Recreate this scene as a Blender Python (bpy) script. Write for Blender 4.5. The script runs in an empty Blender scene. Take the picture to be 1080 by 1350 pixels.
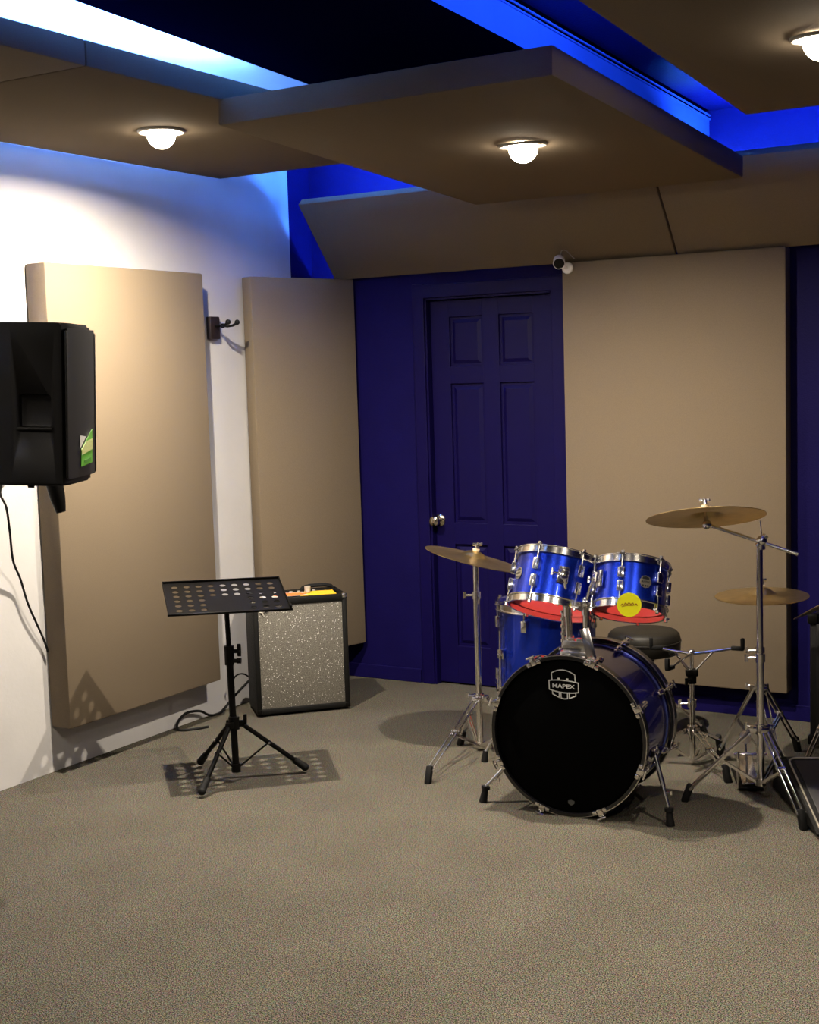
import bpy, bmesh, math, random
from mathutils import Vector, Matrix, Quaternion
V = Vector
PI = math.pi
random.seed(7)
S = bpy.context.scene
COL = S.collection

# ------------------------------------------------------------------ camera
cam = bpy.data.cameras.new('camera')
cam_o = bpy.data.objects.new('camera', cam)
COL.objects.link(cam_o)
cam.sensor_fit = 'HORIZONTAL'
cam.sensor_width = 36.0
cam.lens = 36.0 * 1810.0 / 1080.0
cam.clip_start = 0.05
cam_o.matrix_world = Matrix(((0.861, -0.024, 0.508, 0.0),
                             (0.508, 0.102, -0.855, 0.0),
                             (-0.031, 0.995, 0.0998, 1.57),
                             (0, 0, 0, 1)))
_q = cam_o.matrix_world.to_quaternion().normalized()
cam_o.matrix_world = Matrix.Translation((0, 0, 1.57)) @ _q.to_matrix().to_4x4()
S.camera = cam_o

# ------------------------------------------------------------------ world, exposure
w = bpy.data.worlds.new('world')
S.world = w
w.use_nodes = True
w.node_tree.nodes['Background'].inputs[0].default_value = (0.02, 0.02, 0.03, 1)
w.node_tree.nodes['Background'].inputs[1].default_value = 0.0
S.view_settings.view_transform = 'Standard'
S.view_settings.look = 'None'
S.view_settings.gamma = 1.0
S.view_settings.use_curve_mapping = False
S.view_settings.exposure = 0.62
LAMP = 45.0          # radiance of the downlight bulbs
LAMP_W = 44.0         # power of each downlight's reflector beam
LED = 1.0             # scale of the blue strips
WARM = (1.0, 0.88, 0.71)
BLUE = (0.04, 0.20, 1.0)

# ------------------------------------------------------------------ materials
def mat(name, color, rough=0.5, metal=0.0, noise=0.0, scale=40.0, bump=0.0, bscale=None,
        spec=0.5, coat=0.0, emit=None, estr=0.0, sheen=0.0, mix=None, detail=4.0):
    m = bpy.data.materials.new(name)
    m.use_nodes = True
    nt = m.node_tree
    p = nt.nodes['Principled BSDF']
    p.inputs['Base Color'].default_value = (*color, 1)
    p.inputs['Roughness'].default_value = rough
    p.inputs['Metallic'].default_value = metal
    p.inputs['Specular IOR Level'].default_value = spec
    p.inputs['Coat Weight'].default_value = coat
    p.inputs['Sheen Weight'].default_value = sheen
    if emit:
        p.inputs['Emission Color'].default_value = (*emit, 1)
        p.inputs['Emission Strength'].default_value = estr
    tc = nt.nodes.new('ShaderNodeTexCoord')
    if noise > 0:
        n = nt.nodes.new('ShaderNodeTexNoise')
        n.inputs['Scale'].default_value = scale
        n.inputs['Detail'].default_value = detail
        nt.links.new(tc.outputs['Object'], n.inputs['Vector'])
        r = nt.nodes.new('ShaderNodeValToRGB')
        c2 = mix if mix else tuple(min(1, c * (1 + noise)) for c in color)
        c1 = tuple(c * (1 - noise) for c in color) if not mix else color
        r.color_ramp.elements[0].color = (*c1, 1)
        r.color_ramp.elements[1].color = (*c2, 1)
        r.color_ramp.elements[0].position = 0.3
        r.color_ramp.elements[1].position = 0.7
        nt.links.new(n.outputs['Fac'], r.inputs['Fac'])
        nt.links.new(r.outputs['Color'], p.inputs['Base Color'])
    if bump > 0:
        n2 = nt.nodes.new('ShaderNodeTexNoise')
        n2.inputs['Scale'].default_value = bscale or scale * 4
        n2.inputs['Detail'].default_value = 3
        nt.links.new(tc.outputs['Object'], n2.inputs['Vector'])
        b = nt.nodes.new('ShaderNodeBump')
        b.inputs['Strength'].default_value = bump
        b.inputs['Distance'].default_value = 0.004
        nt.links.new(n2.outputs['Fac'], b.inputs['Height'])
        nt.links.new(b.outputs['Normal'], p.inputs['Normal'])
    return m

M = {}
M['white'] = mat('white_wall_paint', (0.42, 0.41, 0.41), 0.75, noise=0.03, scale=6, bump=0.12, bscale=60, spec=0.1)
M['navy'] = mat('navy_wall_paint', (0.0050, 0.0034, 0.046), 0.55, noise=0.06, scale=8, bump=0.25, bscale=120, spec=0.06)
M['navy_door'] = mat('navy_door_paint', (0.0040, 0.0023, 0.038), 0.42, noise=0.05, scale=10, bump=0.05, bscale=60, spec=0.10)
M['navy_dark'] = mat('dark_navy_ceiling_paint', (0.0006, 0.0006, 0.004), 0.8, noise=0.05, scale=8, spec=0.0)
M['soffit_led_lit'] = mat('blue_led_lit_soffit', (0.05, 0.08, 0.30), 0.7, noise=0.05, scale=8, spec=0.1)  # part of the blue LED wash is put into this lighter colour
M['fabric'] = mat('beige_panel_fabric', (0.152, 0.119, 0.083), 0.95, noise=0.10, scale=420, bump=0.25, bscale=900, spec=0.03, sheen=0.0)
M['beige_wall'] = mat('beige_wall_paint', (0.40, 0.34, 0.27), 0.8, noise=0.05, scale=6)
M['fabric_seam'] = mat('panel_backing', (0.05, 0.04, 0.03), 0.9, noise=0.1, scale=50)
M['black'] = mat('black_powder_coat', (0.0025, 0.0023, 0.002), 0.4, spec=0.10, noise=0.1, scale=300, bump=0.05, bscale=600)
M['black_gloss'] = mat('gloss_black', (0.004, 0.004, 0.005), 0.18, noise=0.05, scale=30, coat=0.3)
M['head_black'] = mat('black_drum_head', (0.0005, 0.0005, 0.0005), 0.6, noise=0.05, scale=60, spec=0.03)
M['rubber'] = mat('black_rubber', (0.002, 0.002, 0.002), 0.7, spec=0.22, noise=0.1, scale=200)
M['tolex'] = mat('black_tolex', (0.0025, 0.0023, 0.002), 0.55, spec=0.22, noise=0.2, scale=300, bump=0.4, bscale=500)
M['plastic'] = mat('black_speaker_plastic', (0.004, 0.0037, 0.0034), 0.5, spec=0.22, noise=0.1, scale=400, bump=0.2, bscale=500)
M['chrome'] = mat('chrome', (0.82, 0.80, 0.78), 0.16, 1.0, noise=0.02, scale=30)
M['chrome_soft'] = mat('brushed_chrome', (0.72, 0.70, 0.67), 0.22, 1.0, noise=0.05, scale=60)
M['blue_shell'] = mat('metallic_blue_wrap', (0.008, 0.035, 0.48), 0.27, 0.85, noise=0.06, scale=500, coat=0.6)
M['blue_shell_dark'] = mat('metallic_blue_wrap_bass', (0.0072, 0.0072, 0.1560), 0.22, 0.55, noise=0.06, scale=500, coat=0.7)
M['hoop_blue'] = mat('blue_hoop_inlay', (0.1200, 0.1500, 0.4500), 0.25, 0.5, noise=0.05, scale=60)
M['red'] = mat('red_drum_head', (0.3720, 0.0210, 0.0150), 0.5, noise=0.08, scale=20, spec=0.3)
M['brass'] = mat('cymbal_bronze', (0.55, 0.40, 0.17), 0.30, 1.0, noise=0.12, scale=25, bump=0.1, bscale=300)
M['felt'] = mat('cream_felt', (0.45, 0.38, 0.27), 0.95, noise=0.1, scale=300, bump=0.2)
M['vinyl'] = mat('black_vinyl_seat', (0.0121, 0.0105, 0.0077), 0.5, spec=0.22, noise=0.1, scale=80, bump=0.15, bscale=300)
M['print'] = mat('light_grey_print', (0.55, 0.55, 0.53), 0.6, noise=0.03, scale=50)
M['print_dim'] = mat('dim_grey_print', (0.0350, 0.0350, 0.0325), 0.6, noise=0.03, scale=50)
M['badge'] = mat('badge_cream_metal', (0.3500, 0.3220, 0.2520), 0.3, 0.7, noise=0.05, scale=60)
M['badge_dark'] = mat('badge_dark_enamel', (0.02, 0.02, 0.018), 0.3, noise=0.1, scale=60)
M['yellow'] = mat('yellow_card', (0.95, 0.92, 0.004), 0.55, noise=0.03, scale=30)
M['orange_ink'] = mat('orange_print', (0.3750, 0.1400, 0.0050), 0.6, noise=0.03, scale=30)
M['paper_orange'] = mat('orange_paper', (0.70, 0.17, 0.03), 0.6, noise=0.06, scale=20)
M['paper_yellow'] = mat('yellow_paper', (0.70, 0.42, 0.016), 0.6, noise=0.06, scale=20)
M['paper_white'] = mat('white_paper', (0.4000, 0.3900, 0.3600), 0.6, noise=0.04, scale=20)
M['cream'] = mat('cream_plastic', (0.3750, 0.3500, 0.3000), 0.4, noise=0.03, scale=40)
M['white_plastic'] = mat('white_plastic', (0.75, 0.73, 0.74), 0.35, noise=0.02, scale=40)
M['grey_plastic'] = mat('grey_wire_sheath', (0.25, 0.23, 0.21), 0.5, noise=0.05, scale=40)
M['green'] = mat('green_sticker', (0.0660, 0.2310, 0.0165), 0.5, noise=0.08, scale=60)
M['green_dark'] = mat('dark_green_sticker_print', (0.0330, 0.1375, 0.0083), 0.5, noise=0.05, scale=60)
M['pale_yellow'] = mat('pale_yellow_sticker_band', (0.3300, 0.3500, 0.1400), 0.5, noise=0.15, scale=150)
M['trim_white'] = mat('lamp_trim_white', (0.3600, 0.3400, 0.3000), 0.5, noise=0.02, scale=40)
M['bulb'] = mat('lit_bulb', (1, 1, 1), 0.5, noise=0.01, scale=40, emit=WARM, estr=LAMP)
M['led_left'] = mat('blue_led_strip_left', (0.2, 0.3, 1), 0.5, noise=0.01, scale=40, emit=(0.11, 0.30, 1.0), estr=800 * LED)
M['led_right'] = mat('blue_led_strip_right', (0.2, 0.3, 1), 0.5, noise=0.01, scale=40, emit=BLUE, estr=420 * LED)
M['led_back'] = mat('blue_led_strip_back', (0.2, 0.3, 1), 0.5, noise=0.01, scale=40, emit=BLUE, estr=500 * LED)
M['bronze_knob'] = mat('door_knob_metal', (0.62, 0.56, 0.45), 0.14, 1.0, noise=0.03, scale=40)
M['brown_wood'] = mat('dark_wood', (0.010, 0.005, 0.004), 0.5, noise=0.3, scale=30)

def carpet_mat():
    m = bpy.data.materials.new('speckled_carpet')
    m.use_nodes = True
    nt = m.node_tree
    p = nt.nodes['Principled BSDF']
    p.inputs['Roughness'].default_value = 0.95
    p.inputs['Specular IOR Level'].default_value = 0.0
    tc = nt.nodes.new('ShaderNodeTexCoord')
    n1 = nt.nodes.new('ShaderNodeTexNoise'); n1.inputs['Scale'].default_value = 300; n1.inputs['Detail'].default_value = 5
    n2 = nt.nodes.new('ShaderNodeTexNoise'); n2.inputs['Scale'].default_value = 3.0; n2.inputs['Detail'].default_value = 4
    n3 = nt.nodes.new('ShaderNodeTexVoronoi'); n3.inputs['Scale'].default_value = 260
    for n in (n1, n2, n3): nt.links.new(tc.outputs['Object'], n.inputs['Vector'])
    r1 = nt.nodes.new('ShaderNodeValToRGB')
    e = r1.color_ramp.elements
    e[0].position = 0.42; e[0].color = (0.010, 0.009, 0.007, 1)
    e[1].position = 0.60; e[1].color = (0.145, 0.131, 0.104, 1)
    nt.links.new(n1.outputs['Fac'], r1.inputs['Fac'])
    mx = nt.nodes.new('ShaderNodeMix'); mx.data_type = 'RGBA'; mx.blend_type = 'MULTIPLY'
    mx.inputs['Factor'].default_value = 0.35
    r2 = nt.nodes.new('ShaderNodeValToRGB')
    r2.color_ramp.elements[0].position = 0.3; r2.color_ramp.elements[0].color = (0.55, 0.55, 0.55, 1)
    r2.color_ramp.elements[1].position = 0.7
    nt.links.new(n2.outputs['Fac'], r2.inputs['Fac'])
    nt.links.new(r1.outputs['Color'], mx.inputs['A'])
    nt.links.new(r2.outputs['Color'], mx.inputs['B'])
    # hue speckle from voronoi cells
    mx2 = nt.nodes.new('ShaderNodeMix'); mx2.data_type = 'RGBA'; mx2.blend_type = 'SOFT_LIGHT'
    mx2.inputs['Factor'].default_value = 0.28
    nt.links.new(mx.outputs['Result'], mx2.inputs['A'])
    nt.links.new(n3.outputs['Color'], mx2.inputs['B'])
    nt.links.new(mx2.outputs['Result'], p.inputs['Base Color'])
    b = nt.nodes.new('ShaderNodeBump'); b.inputs['Strength'].default_value = 0.12; b.inputs['Distance'].default_value = 0.004
    nt.links.new(n1.outputs['Fac'], b.inputs['Height'])
    nt.links.new(b.outputs['Normal'], p.inputs['Normal'])
    return m
M['carpet'] = carpet_mat()

def sparkle_mat():
    m = bpy.data.materials.new('silver_sparkle_cloth')
    m.use_nodes = True
    nt = m.node_tree
    p = nt.nodes['Principled BSDF']
    tc = nt.nodes.new('ShaderNodeTexCoord')
    v = nt.nodes.new('ShaderNodeTexVoronoi'); v.inputs['Scale'].default_value = 210
    nt.links.new(tc.outputs['Object'], v.inputs['Vector'])
    wv = nt.nodes.new('ShaderNodeTexNoise'); wv.inputs['Scale'].default_value = 330; wv.inputs['Detail'].default_value = 2
    nt.links.new(tc.outputs['Object'], wv.inputs['Vector'])
    r = nt.nodes.new('ShaderNodeValToRGB')
    r.color_ramp.elements[0].position = 0.35; r.color_ramp.elements[0].color = (0.05, 0.044, 0.033, 1)
    r.color_ramp.elements[1].position = 0.68; r.color_ramp.elements[1].color = (0.185, 0.174, 0.150, 1)
    nt.links.new(wv.outputs['Fac'], r.inputs['Fac'])
    # a few cells are bright foil flecks
    sep = nt.nodes.new('ShaderNodeSeparateColor')
    nt.links.new(v.outputs['Color'], sep.inputs['Color'])
    gt = nt.nodes.new('ShaderNodeMath'); gt.operation = 'GREATER_THAN'; gt.inputs[1].default_value = 0.86
    nt.links.new(sep.outputs['Red'], gt.inputs[0])
    lt = nt.nodes.new('ShaderNodeMath'); lt.operation = 'LESS_THAN'; lt.inputs[1].default_value = 0.30
    nt.links.new(v.outputs['Distance'], lt.inputs[0])
    an_ = nt.nodes.new('ShaderNodeMath'); an_.operation = 'MULTIPLY'
    nt.links.new(gt.outputs[0], an_.inputs[0]); nt.links.new(lt.outputs[0], an_.inputs[1])
    gt = an_
    mx = nt.nodes.new('ShaderNodeMix'); mx.data_type = 'RGBA'
    nt.links.new(gt.outputs[0], mx.inputs['Factor'])
    nt.links.new(r.outputs['Color'], mx.inputs['A'])
    mx.inputs['B'].default_value = (1.0, 1.0, 0.96, 1)
    nt.links.new(mx.outputs['Result'], p.inputs['Base Color'])
    p.inputs['Roughness'].default_value = 0.45
    p.inputs['Specular IOR Level'].default_value = 0.6
    return m
M['sparkle'] = sparkle_mat()

def film_mat(name, color, clear, trans):
    m = bpy.data.materials.new(name); m.use_nodes = True
    nt = m.node_tree; p = nt.nodes['Principled BSDF']; out = nt.nodes['Material Output']
    p.inputs['Base Color'].default_value = (*color, 1); p.inputs['Roughness'].default_value = 0.3
    tl = nt.nodes.new('ShaderNodeBsdfTranslucent'); tl.inputs['Color'].default_value = (*color, 1)
    tp = nt.nodes.new('ShaderNodeBsdfTransparent')
    n = nt.nodes.new('ShaderNodeTexNoise'); n.inputs['Scale'].default_value = 25
    mr = nt.nodes.new('ShaderNodeMapRange'); mr.inputs['To Min'].default_value = trans - 0.04; mr.inputs['To Max'].default_value = trans + 0.04
    nt.links.new(n.outputs['Fac'], mr.inputs['Value'])
    m1 = nt.nodes.new('ShaderNodeMixShader'); m2 = nt.nodes.new('ShaderNodeMixShader')
    nt.links.new(mr.outputs['Result'], m1.inputs[0]); nt.links.new(p.outputs[0], m1.inputs[1]); nt.links.new(tl.outputs[0], m1.inputs[2])
    m2.inputs[0].default_value = clear
    nt.links.new(m1.outputs[0], m2.inputs[1]); nt.links.new(tp.outputs[0], m2.inputs[2]); nt.links.new(m2.outputs[0], out.inputs['Surface'])
    return m
M['red'] = film_mat('red_translucent_head', (0.55, 0.050, 0.040), 0.0, 0.32)
M['head_clear'] = film_mat('clear_drum_head', (0.5, 0.5, 0.5), 0.86, 0.3)

def grille_mat():
    m = bpy.data.materials.new('perforated_grille')
    m.use_nodes = True
    nt = m.node_tree
    p = nt.nodes['Principled BSDF']
    tc = nt.nodes.new('ShaderNodeTexCoord')
    v = nt.nodes.new('ShaderNodeTexVoronoi'); v.inputs['Scale'].default_value = 160; v.inputs['Randomness'].default_value = 0.0
    nt.links.new(tc.outputs['Object'], v.inputs['Vector'])
    r = nt.nodes.new('ShaderNodeValToRGB')
    r.color_ramp.elements[0].position = 0.32; r.color_ramp.elements[0].color = (0.001, 0.001, 0.001, 1)
    r.color_ramp.elements[1].position = 0.42; r.color_ramp.elements[1].color = (0.0035, 0.0033, 0.003, 1)
    nt.links.new(v.outputs['Distance'], r.inputs['Fac'])
    nt.links.new(r.outputs['Color'], p.inputs['Base Color'])
    p.inputs['Roughness'].default_value = 0.45
    return m
M['grille'] = grille_mat()

# ------------------------------------------------------------------ mesh helpers
def frame(a):
    a = V(a).normalized()
    ref = V((0, 0, 1)) if abs(a.z) < 0.95 else V((1, 0, 0))
    e1 = a.cross(ref).normalized()
    e2 = a.cross(e1).normalized()
    return e1, e2, a

class MB:
    def __init__(s): s.bm = bmesh.new()
    def poly(s, pts):
        s.bm.faces.new([s.bm.verts.new(V(p)) for p in pts]); return s
    def hexa(s, p):   # p: 4 bottom, 4 top
        v = [s.bm.verts.new(V(q)) for q in p]
        for f in ((3,2,1,0),(4,5,6,7),(0,1,5,4),(1,2,6,5),(2,3,7,6),(3,0,4,7)):
            s.bm.faces.new([v[i] for i in f])
        return s
    def box(s, c, size, ax=None, bev=0.0):
        """box at c, size along the three axes ax"""
        c = V(c); ax = [V(a) for a in ax] if ax else [V((1,0,0)), V((0,1,0)), V((0,0,1))]
        h = [ax[i] * (size[i] / 2) for i in range(3)]
        p = [c + h[0]*sx + h[1]*sy + h[2]*sz for sz in (-1, 1) for sx, sy in ((-1,-1),(1,-1),(1,1),(-1,1))]
        v0 = len(s.bm.verts)
        n0 = set(s.bm.edges)
        s.hexa(p)
        if bev > 0:
            es = [e for e in s.bm.edges if e not in n0]
            bmesh.ops.bevel(s.bm, geom=es, offset=bev, segments=2, affect='EDGES', profile=0.5)
        return s
    def cyl(s, p0, p1, r0, r1=None, n=16, cap=True):
        p0, p1 = V(p0), V(p1); r1 = r0 if r1 is None else r1
        e1, e2, a = frame(p1 - p0)
        A = []; B = []
        for i in range(n):
            t = 2*PI*i/n; d = e1*math.cos(t) + e2*math.sin(t)
            A.append(s.bm.verts.new(p0 + d*r0)); B.append(s.bm.verts.new(p1 + d*r1))
        for i in range(n):
            j = (i+1) % n; s.bm.faces.new((A[i], A[j], B[j], B[i]))
        if cap:
            s.bm.faces.new(A[::-1]); s.bm.faces.new(B)
        return s
    def tube(s, pts, r, n=8):
        pts = [V(p) for p in pts]; rings = []
        up = None
        for i, p in enumerate(pts):
            d = (pts[min(i+1, len(pts)-1)] - pts[max(i-1, 0)]).normalized()
            if up is None: e1, e2, _ = frame(d)
            else:
                e1 = (up - d*up.dot(d)).normalized(); e2 = d.cross(e1)
            up = e1
            rr = r[i] if isinstance(r, (list, tuple)) else r
            rings.append([s.bm.verts.new(p + (e1*math.cos(2*PI*k/n) + e2*math.sin(2*PI*k/n))*rr) for k in range(n)])
        for a, b in zip(rings, rings[1:]):
            for k in range(n):
                j = (k+1) % n; s.bm.faces.new((a[k], a[j], b[j], b[k]))
        s.bm.faces.new(rings[0][::-1]); s.bm.faces.new(rings[-1])
        return s
    def lathe(s, c, a, prof, n=48, closed=False, fr=None):
        """prof: list of (radius, height along a)"""
        c = V(c); e1, e2, a = fr if fr else frame(a)
        rings = []
        for r, h in prof:
            if r < 1e-6: rings.append([s.bm.verts.new(c + a*h)])
            else: rings.append([s.bm.verts.new(c + a*h + (e1*math.cos(2*PI*k/n) + e2*math.sin(2*PI*k/n))*r) for k in range(n)])
        pr = list(zip(rings, rings[1:]))
        if closed: pr.append((rings[-1], rings[0]))
        for A, B in pr:
            for k in range(n):
                j = (k+1) % n
                if len(A) == 1 and len(B) == 1: continue
                if len(A) == 1: s.bm.faces.new((A[0], B[j], B[k]))
                elif len(B) == 1: s.bm.faces.new((A[k], A[j], B[0]))
                else: s.bm.faces.new((A[k], A[j], B[j], B[k]))
        return s
    def sphere(s, c, r, n=16, m=10, sc=(1,1,1)):
        c = V(c); rings = []
        top = s.bm.verts.new(c + V((0,0,r*sc[2]))); bot = s.bm.verts.new(c - V((0,0,r*sc[2])))
        for i in range(1, m):
            t = PI*i/m
            rings.append([s.bm.verts.new(c + V((math.sin(t)*math.cos(2*PI*k/n)*r*sc[0], math.sin(t)*math.sin(2*PI*k/n)*r*sc[1], math.cos(t)*r*sc[2]))) for k in range(n)])
        for k in range(n):
            j = (k+1) % n
            s.bm.faces.new((top, rings[0][k], rings[0][j])); s.bm.faces.new((bot, rings[-1][j], rings[-1][k]))
            for A, B in zip(rings, rings[1:]): s.bm.faces.new((A[k], B[k], B[j], A[j]))
        return s
    def ribbon(s, o, u, v, pts, wd, th, closed=False):
        """flat raised line through 2-D pts on plane o,u,v"""
        o, u, v = V(o), V(u).normalized(), V(v).normalized(); n = u.cross(v)
        P = [V((p[0], p[1])) for p in pts]
        if closed: P = P + [P[0]]
        for a, b in zip(P, P[1:]):
            d = b - a
            if d.length < 1e-9: continue
            d.normalize(); q = V((-d.y, d.x))
            a2 = a - d*wd*0.35; b2 = b + d*wd*0.35
            c4 = [a2 - q*wd/2, b2 - q*wd/2, b2 + q*wd/2, a2 + q*wd/2]
            s.hexa([o + u*c.x + v*c.y for c in c4] + [o + u*c.x + v*c.y + n*th for c in c4])
        return s
    def extrude(s, o, u, v, pts, th):
        o, u, v = V(o), V(u).normalized(), V(v).normalized(); n = u.cross(v)
        A = [s.bm.verts.new(o + u*p[0] + v*p[1]) for p in pts]; B = [s.bm.verts.new(o + u*p[0] + v*p[1] + n*th) for p in pts]
        s.bm.faces.new(A[::-1]); s.bm.faces.new(B)
        k = len(pts)
        for i in range(k):
            j = (i+1) % k; s.bm.faces.new((A[i], A[j], B[j], B[i]))
        return s

OFF = {}
def tag(o, label=None, cat=None, group=None, kind=None):
    if label: o['label'] = label
    if cat: o['category'] = cat
    if group: o['group'] = group
    if kind: o['kind'] = kind
    return o
def thing(name, loc, label, cat, group=None):
    o = bpy.data.objects.new(name, None); COL.objects.link(o)
    o.location = loc; o.empty_display_size = 0.1
    OFF[o] = V(loc)
    return tag(o, label, cat, group)
def build(mb, name, m, parent=None, smooth=True, base=None, label=None, kind=None):
    bm = mb.bm
    bmesh.ops.recalc_face_normals(bm, faces=bm.faces[:])
    off = OFF[parent] if parent is not None else V(base) if base is not None else V((0,0,0))
    bmesh.ops.translate(bm, verts=bm.verts[:], vec=-off)
    me = bpy.data.meshes.new(name); bm.to_mesh(me); bm.free()
    ms = m if isinstance(m, (list, tuple)) else [m]
    for k in ms: me.materials.append(M[k])
    if smooth:
        me.shade_smooth(); me.set_sharp_from_angle(angle=math.radians(35))
    o = bpy.data.objects.new(name, me); COL.objects.link(o)
    if parent is not None: o.parent = parent
    else: o.location = off
    OFF[o] = off
    if label: o['label'] = label
    if kind: o['kind'] = kind
    return o
def text_bm(body, o, u, v, width, height, th, bold=0.0):
    """lettering as thin raised geometry, centred at o"""
    cu = bpy.data.curves.new('lettering', 'FONT'); cu.body = body; cu.align_x = 'CENTER'; cu.align_y = 'CENTER'
    cu.extrude = 0.01; cu.offset = bold
    ob = bpy.data.objects.new('lettering', cu); COL.objects.link(ob)
    dg = bpy.context.evaluated_depsgraph_get(); dg.update()
    me = bpy.data.meshes.new_from_object(ob.evaluated_get(dg))
    bpy.data.objects.remove(ob); bpy.data.curves.remove(cu)
    mb = MB(); mb.bm.from_mesh(me); bpy.data.meshes.remove(me)
    xs = [p.co.x for p in mb.bm.verts]; ys = [p.co.y for p in mb.bm.verts]
    sx = width / (max(xs)-min(xs)); sy = height / (max(ys)-min(ys))
    cx = (max(xs)+min(xs))/2; cy = (max(ys)+min(ys))/2
    o, u, v = V(o), V(u).normalized(), V(v).normalized(); n = u.cross(v)
    for p in mb.bm.verts:
        p.co = o + u*(p.co.x-cx)*sx + v*(p.co.y-cy)*sy + n*(th if p.co.z > 0 else 0)
    return mb

# ================================================================== STRUCTURE
XL, YB = -4.075, 5.95
XR, YF = 1.6, -2.2
def ceil_z(y): return 2.743 - 0.04*(y - 4.09)
def soff_z(y): return 2.62 - 0.04*(y - 3.5)

b = MB(); b.box(((XL+XR)/2, (YB+YF)/2, -0.05), (XR-XL+0.4, YB-YF+0.4, 0.1))
build(b, 'floor', 'carpet', kind='structure', smooth=False)
# left wall: white up to the paint line, navy beyond it
b = MB(); b.box((XL-0.05, (5.758+YF)/2, 1.6), (0.1, 5.758-YF, 3.2)); build(b, 'wall_left', 'white', kind='structure', smooth=False)
b = MB(); b.box((XL-0.05, (5.758+YB+0.1)/2, 1.6), (0.1, YB+0.1-5.758, 3.2)); build(b, 'wall_left_return', 'navy', kind='structure', smooth=False)
# back wall with the door opening
DX0, DX1, DZ = -3.415, -2.715, 1.945
b = MB()
b.box(((XL+DX0)/2, YB+0.06, 1.6), (DX0-XL, 0.12, 3.2))
b.box(((DX1+XR)/2, YB+0.06, 1.6), (XR-DX1, 0.12, 3.2))
b.box(((DX0+DX1)/2, YB+0.06, (DZ+3.2)/2), (DX1-DX0, 0.12, 3.2-DZ))
build(b, 'wall_back', 'navy', kind='structure', smooth=False)
b = MB(); b.box((XR+0.05, (YB+YF)/2, 1.6), (0.1, YB-YF, 3.2)); build(b, 'wall_right', 'navy', kind='structure', smooth=False)
b = MB(); b.box(((XL+XR)/2, YF-0.05, 1.6), (XR-XL+0.2, 0.1, 3.2)); build(b, 'wall_front', 'beige_wall', kind='structure', smooth=False)
def slab(x0, x1, zf, th, y0=YF, y1=YB+0.1):
    mb = MB()
    mb.hexa([(x0,y0,zf(y0)),(x1,y0,zf(y0)),(x1,y1,zf(y1)),(x0,y1,zf(y1)),
             (x0,y0,zf(y0)+th),(x1,y0,zf(y0)+th),(x1,y1,zf(y1)+th),(x0,y1,zf(y1)+th)])
    return mb
SX0, SX1 = -2.80, -1.955
build(slab(XL-0.1, SX0, ceil_z, 0.08), 'ceiling_left', 'white', kind='structure', smooth=False)
build(slab(SX0, SX1, ceil_z, 0.08), 'ceiling', 'navy_dark', kind='structure', smooth=False)
build(slab(SX1, XR+0.1, ceil_z, 0.08), 'ceiling_right', 'navy', kind='structure', smooth=False)
# dropped box beam between the two light coves
b = slab(SX0, SX1, soff_z, 0.115, y1=YB)
b.bm.faces.ensure_lookup_table()
so = build(b, 'trim_1', ['navy_dark', 'soffit_led_lit', 'white'], kind='structure', smooth=False)
for f in so.data.polygons:
    if f.normal.x > 0.9: f.material_index = 1  # cove side coloured lighter, as if lit by the LED strip
    if f.normal.x < -0.9: f.material_index = 2
b = MB()
for z in (0.018, 0.034):
    b.hexa([(SX1,YF,ceil_z(YF)-z-0.006),(SX1+0.006,YF,ceil_z(YF)-z-0.006),(SX1+0.006,YB,ceil_z(YB)-z-0.006),(SX1,YB,ceil_z(YB)-z-0.006),
            (SX1,YF,ceil_z(YF)-z),(SX1+0.006,YF,ceil_z(YF)-z),(SX1+0.006,YB,ceil_z(YB)-z),(SX1,YB,ceil_z(YB)-z)])
build(b, 'trim_2', 'soffit_led_lit', kind='structure', smooth=False)
# baseboard on the back wall
b = MB()
b.box(((XL+DX0-0.075)/2, YB-0.006, 0.035), (DX0-0.075-XL, 0.014, 0.07), bev=0.003)
b.box(((DX1+0.075+XR)/2, YB-0.006, 0.035), (XR-DX1-0.075, 0.014, 0.07), bev=0.003)
build(b, 'baseboard_back', 'navy', kind='structure', smooth=False)

# door frame and six-panel door
b = MB(); cw = 0.065
b.box((DX0-cw/2+0.006, YB-0.008, (DZ+cw)/2), (cw, 0.018, DZ+cw), bev=0.004)
b.box((DX1+cw/2-0.006, YB-0.008, (DZ+cw)/2), (cw, 0.018, DZ+cw), bev=0.004)
b.box(((DX0+DX1)/2, YB-0.008, DZ+cw/2-0.006), (DX1-DX0+cw*2-0.012, 0.019, cw), bev=0.004)
b.box((DX0+0.008, YB+0.05, DZ/2), (0.016, 0.11, DZ)); b.box((DX1-0.008, YB+0.05, DZ/2), (0.016, 0.11, DZ))
b.box(((DX0+DX1)/2, YB+0.05, DZ-0.008), (DX1-DX0, 0.11, 0.016))
build(b, 'trim_3', 'navy_door', kind='structure', smooth=False)
door = thing('door_1', ((DX0+DX1)/2, YB+0.04, 0), 'dark navy six-panel door with brass-toned knob behind the drum kit', 'door'); door['kind'] = 'structure'
del door['category']
dx0, dx1, dz0, dz1 = DX0+0.018, DX1-0.018, 0.008, DZ-0.018
dy = YB + 0.03     # front face
b = MB(); b.box(((dx0+dx1)/2, dy+0.025, (dz0+dz1)/2), (dx1-dx0, 0.024, dz1-dz0))
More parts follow.
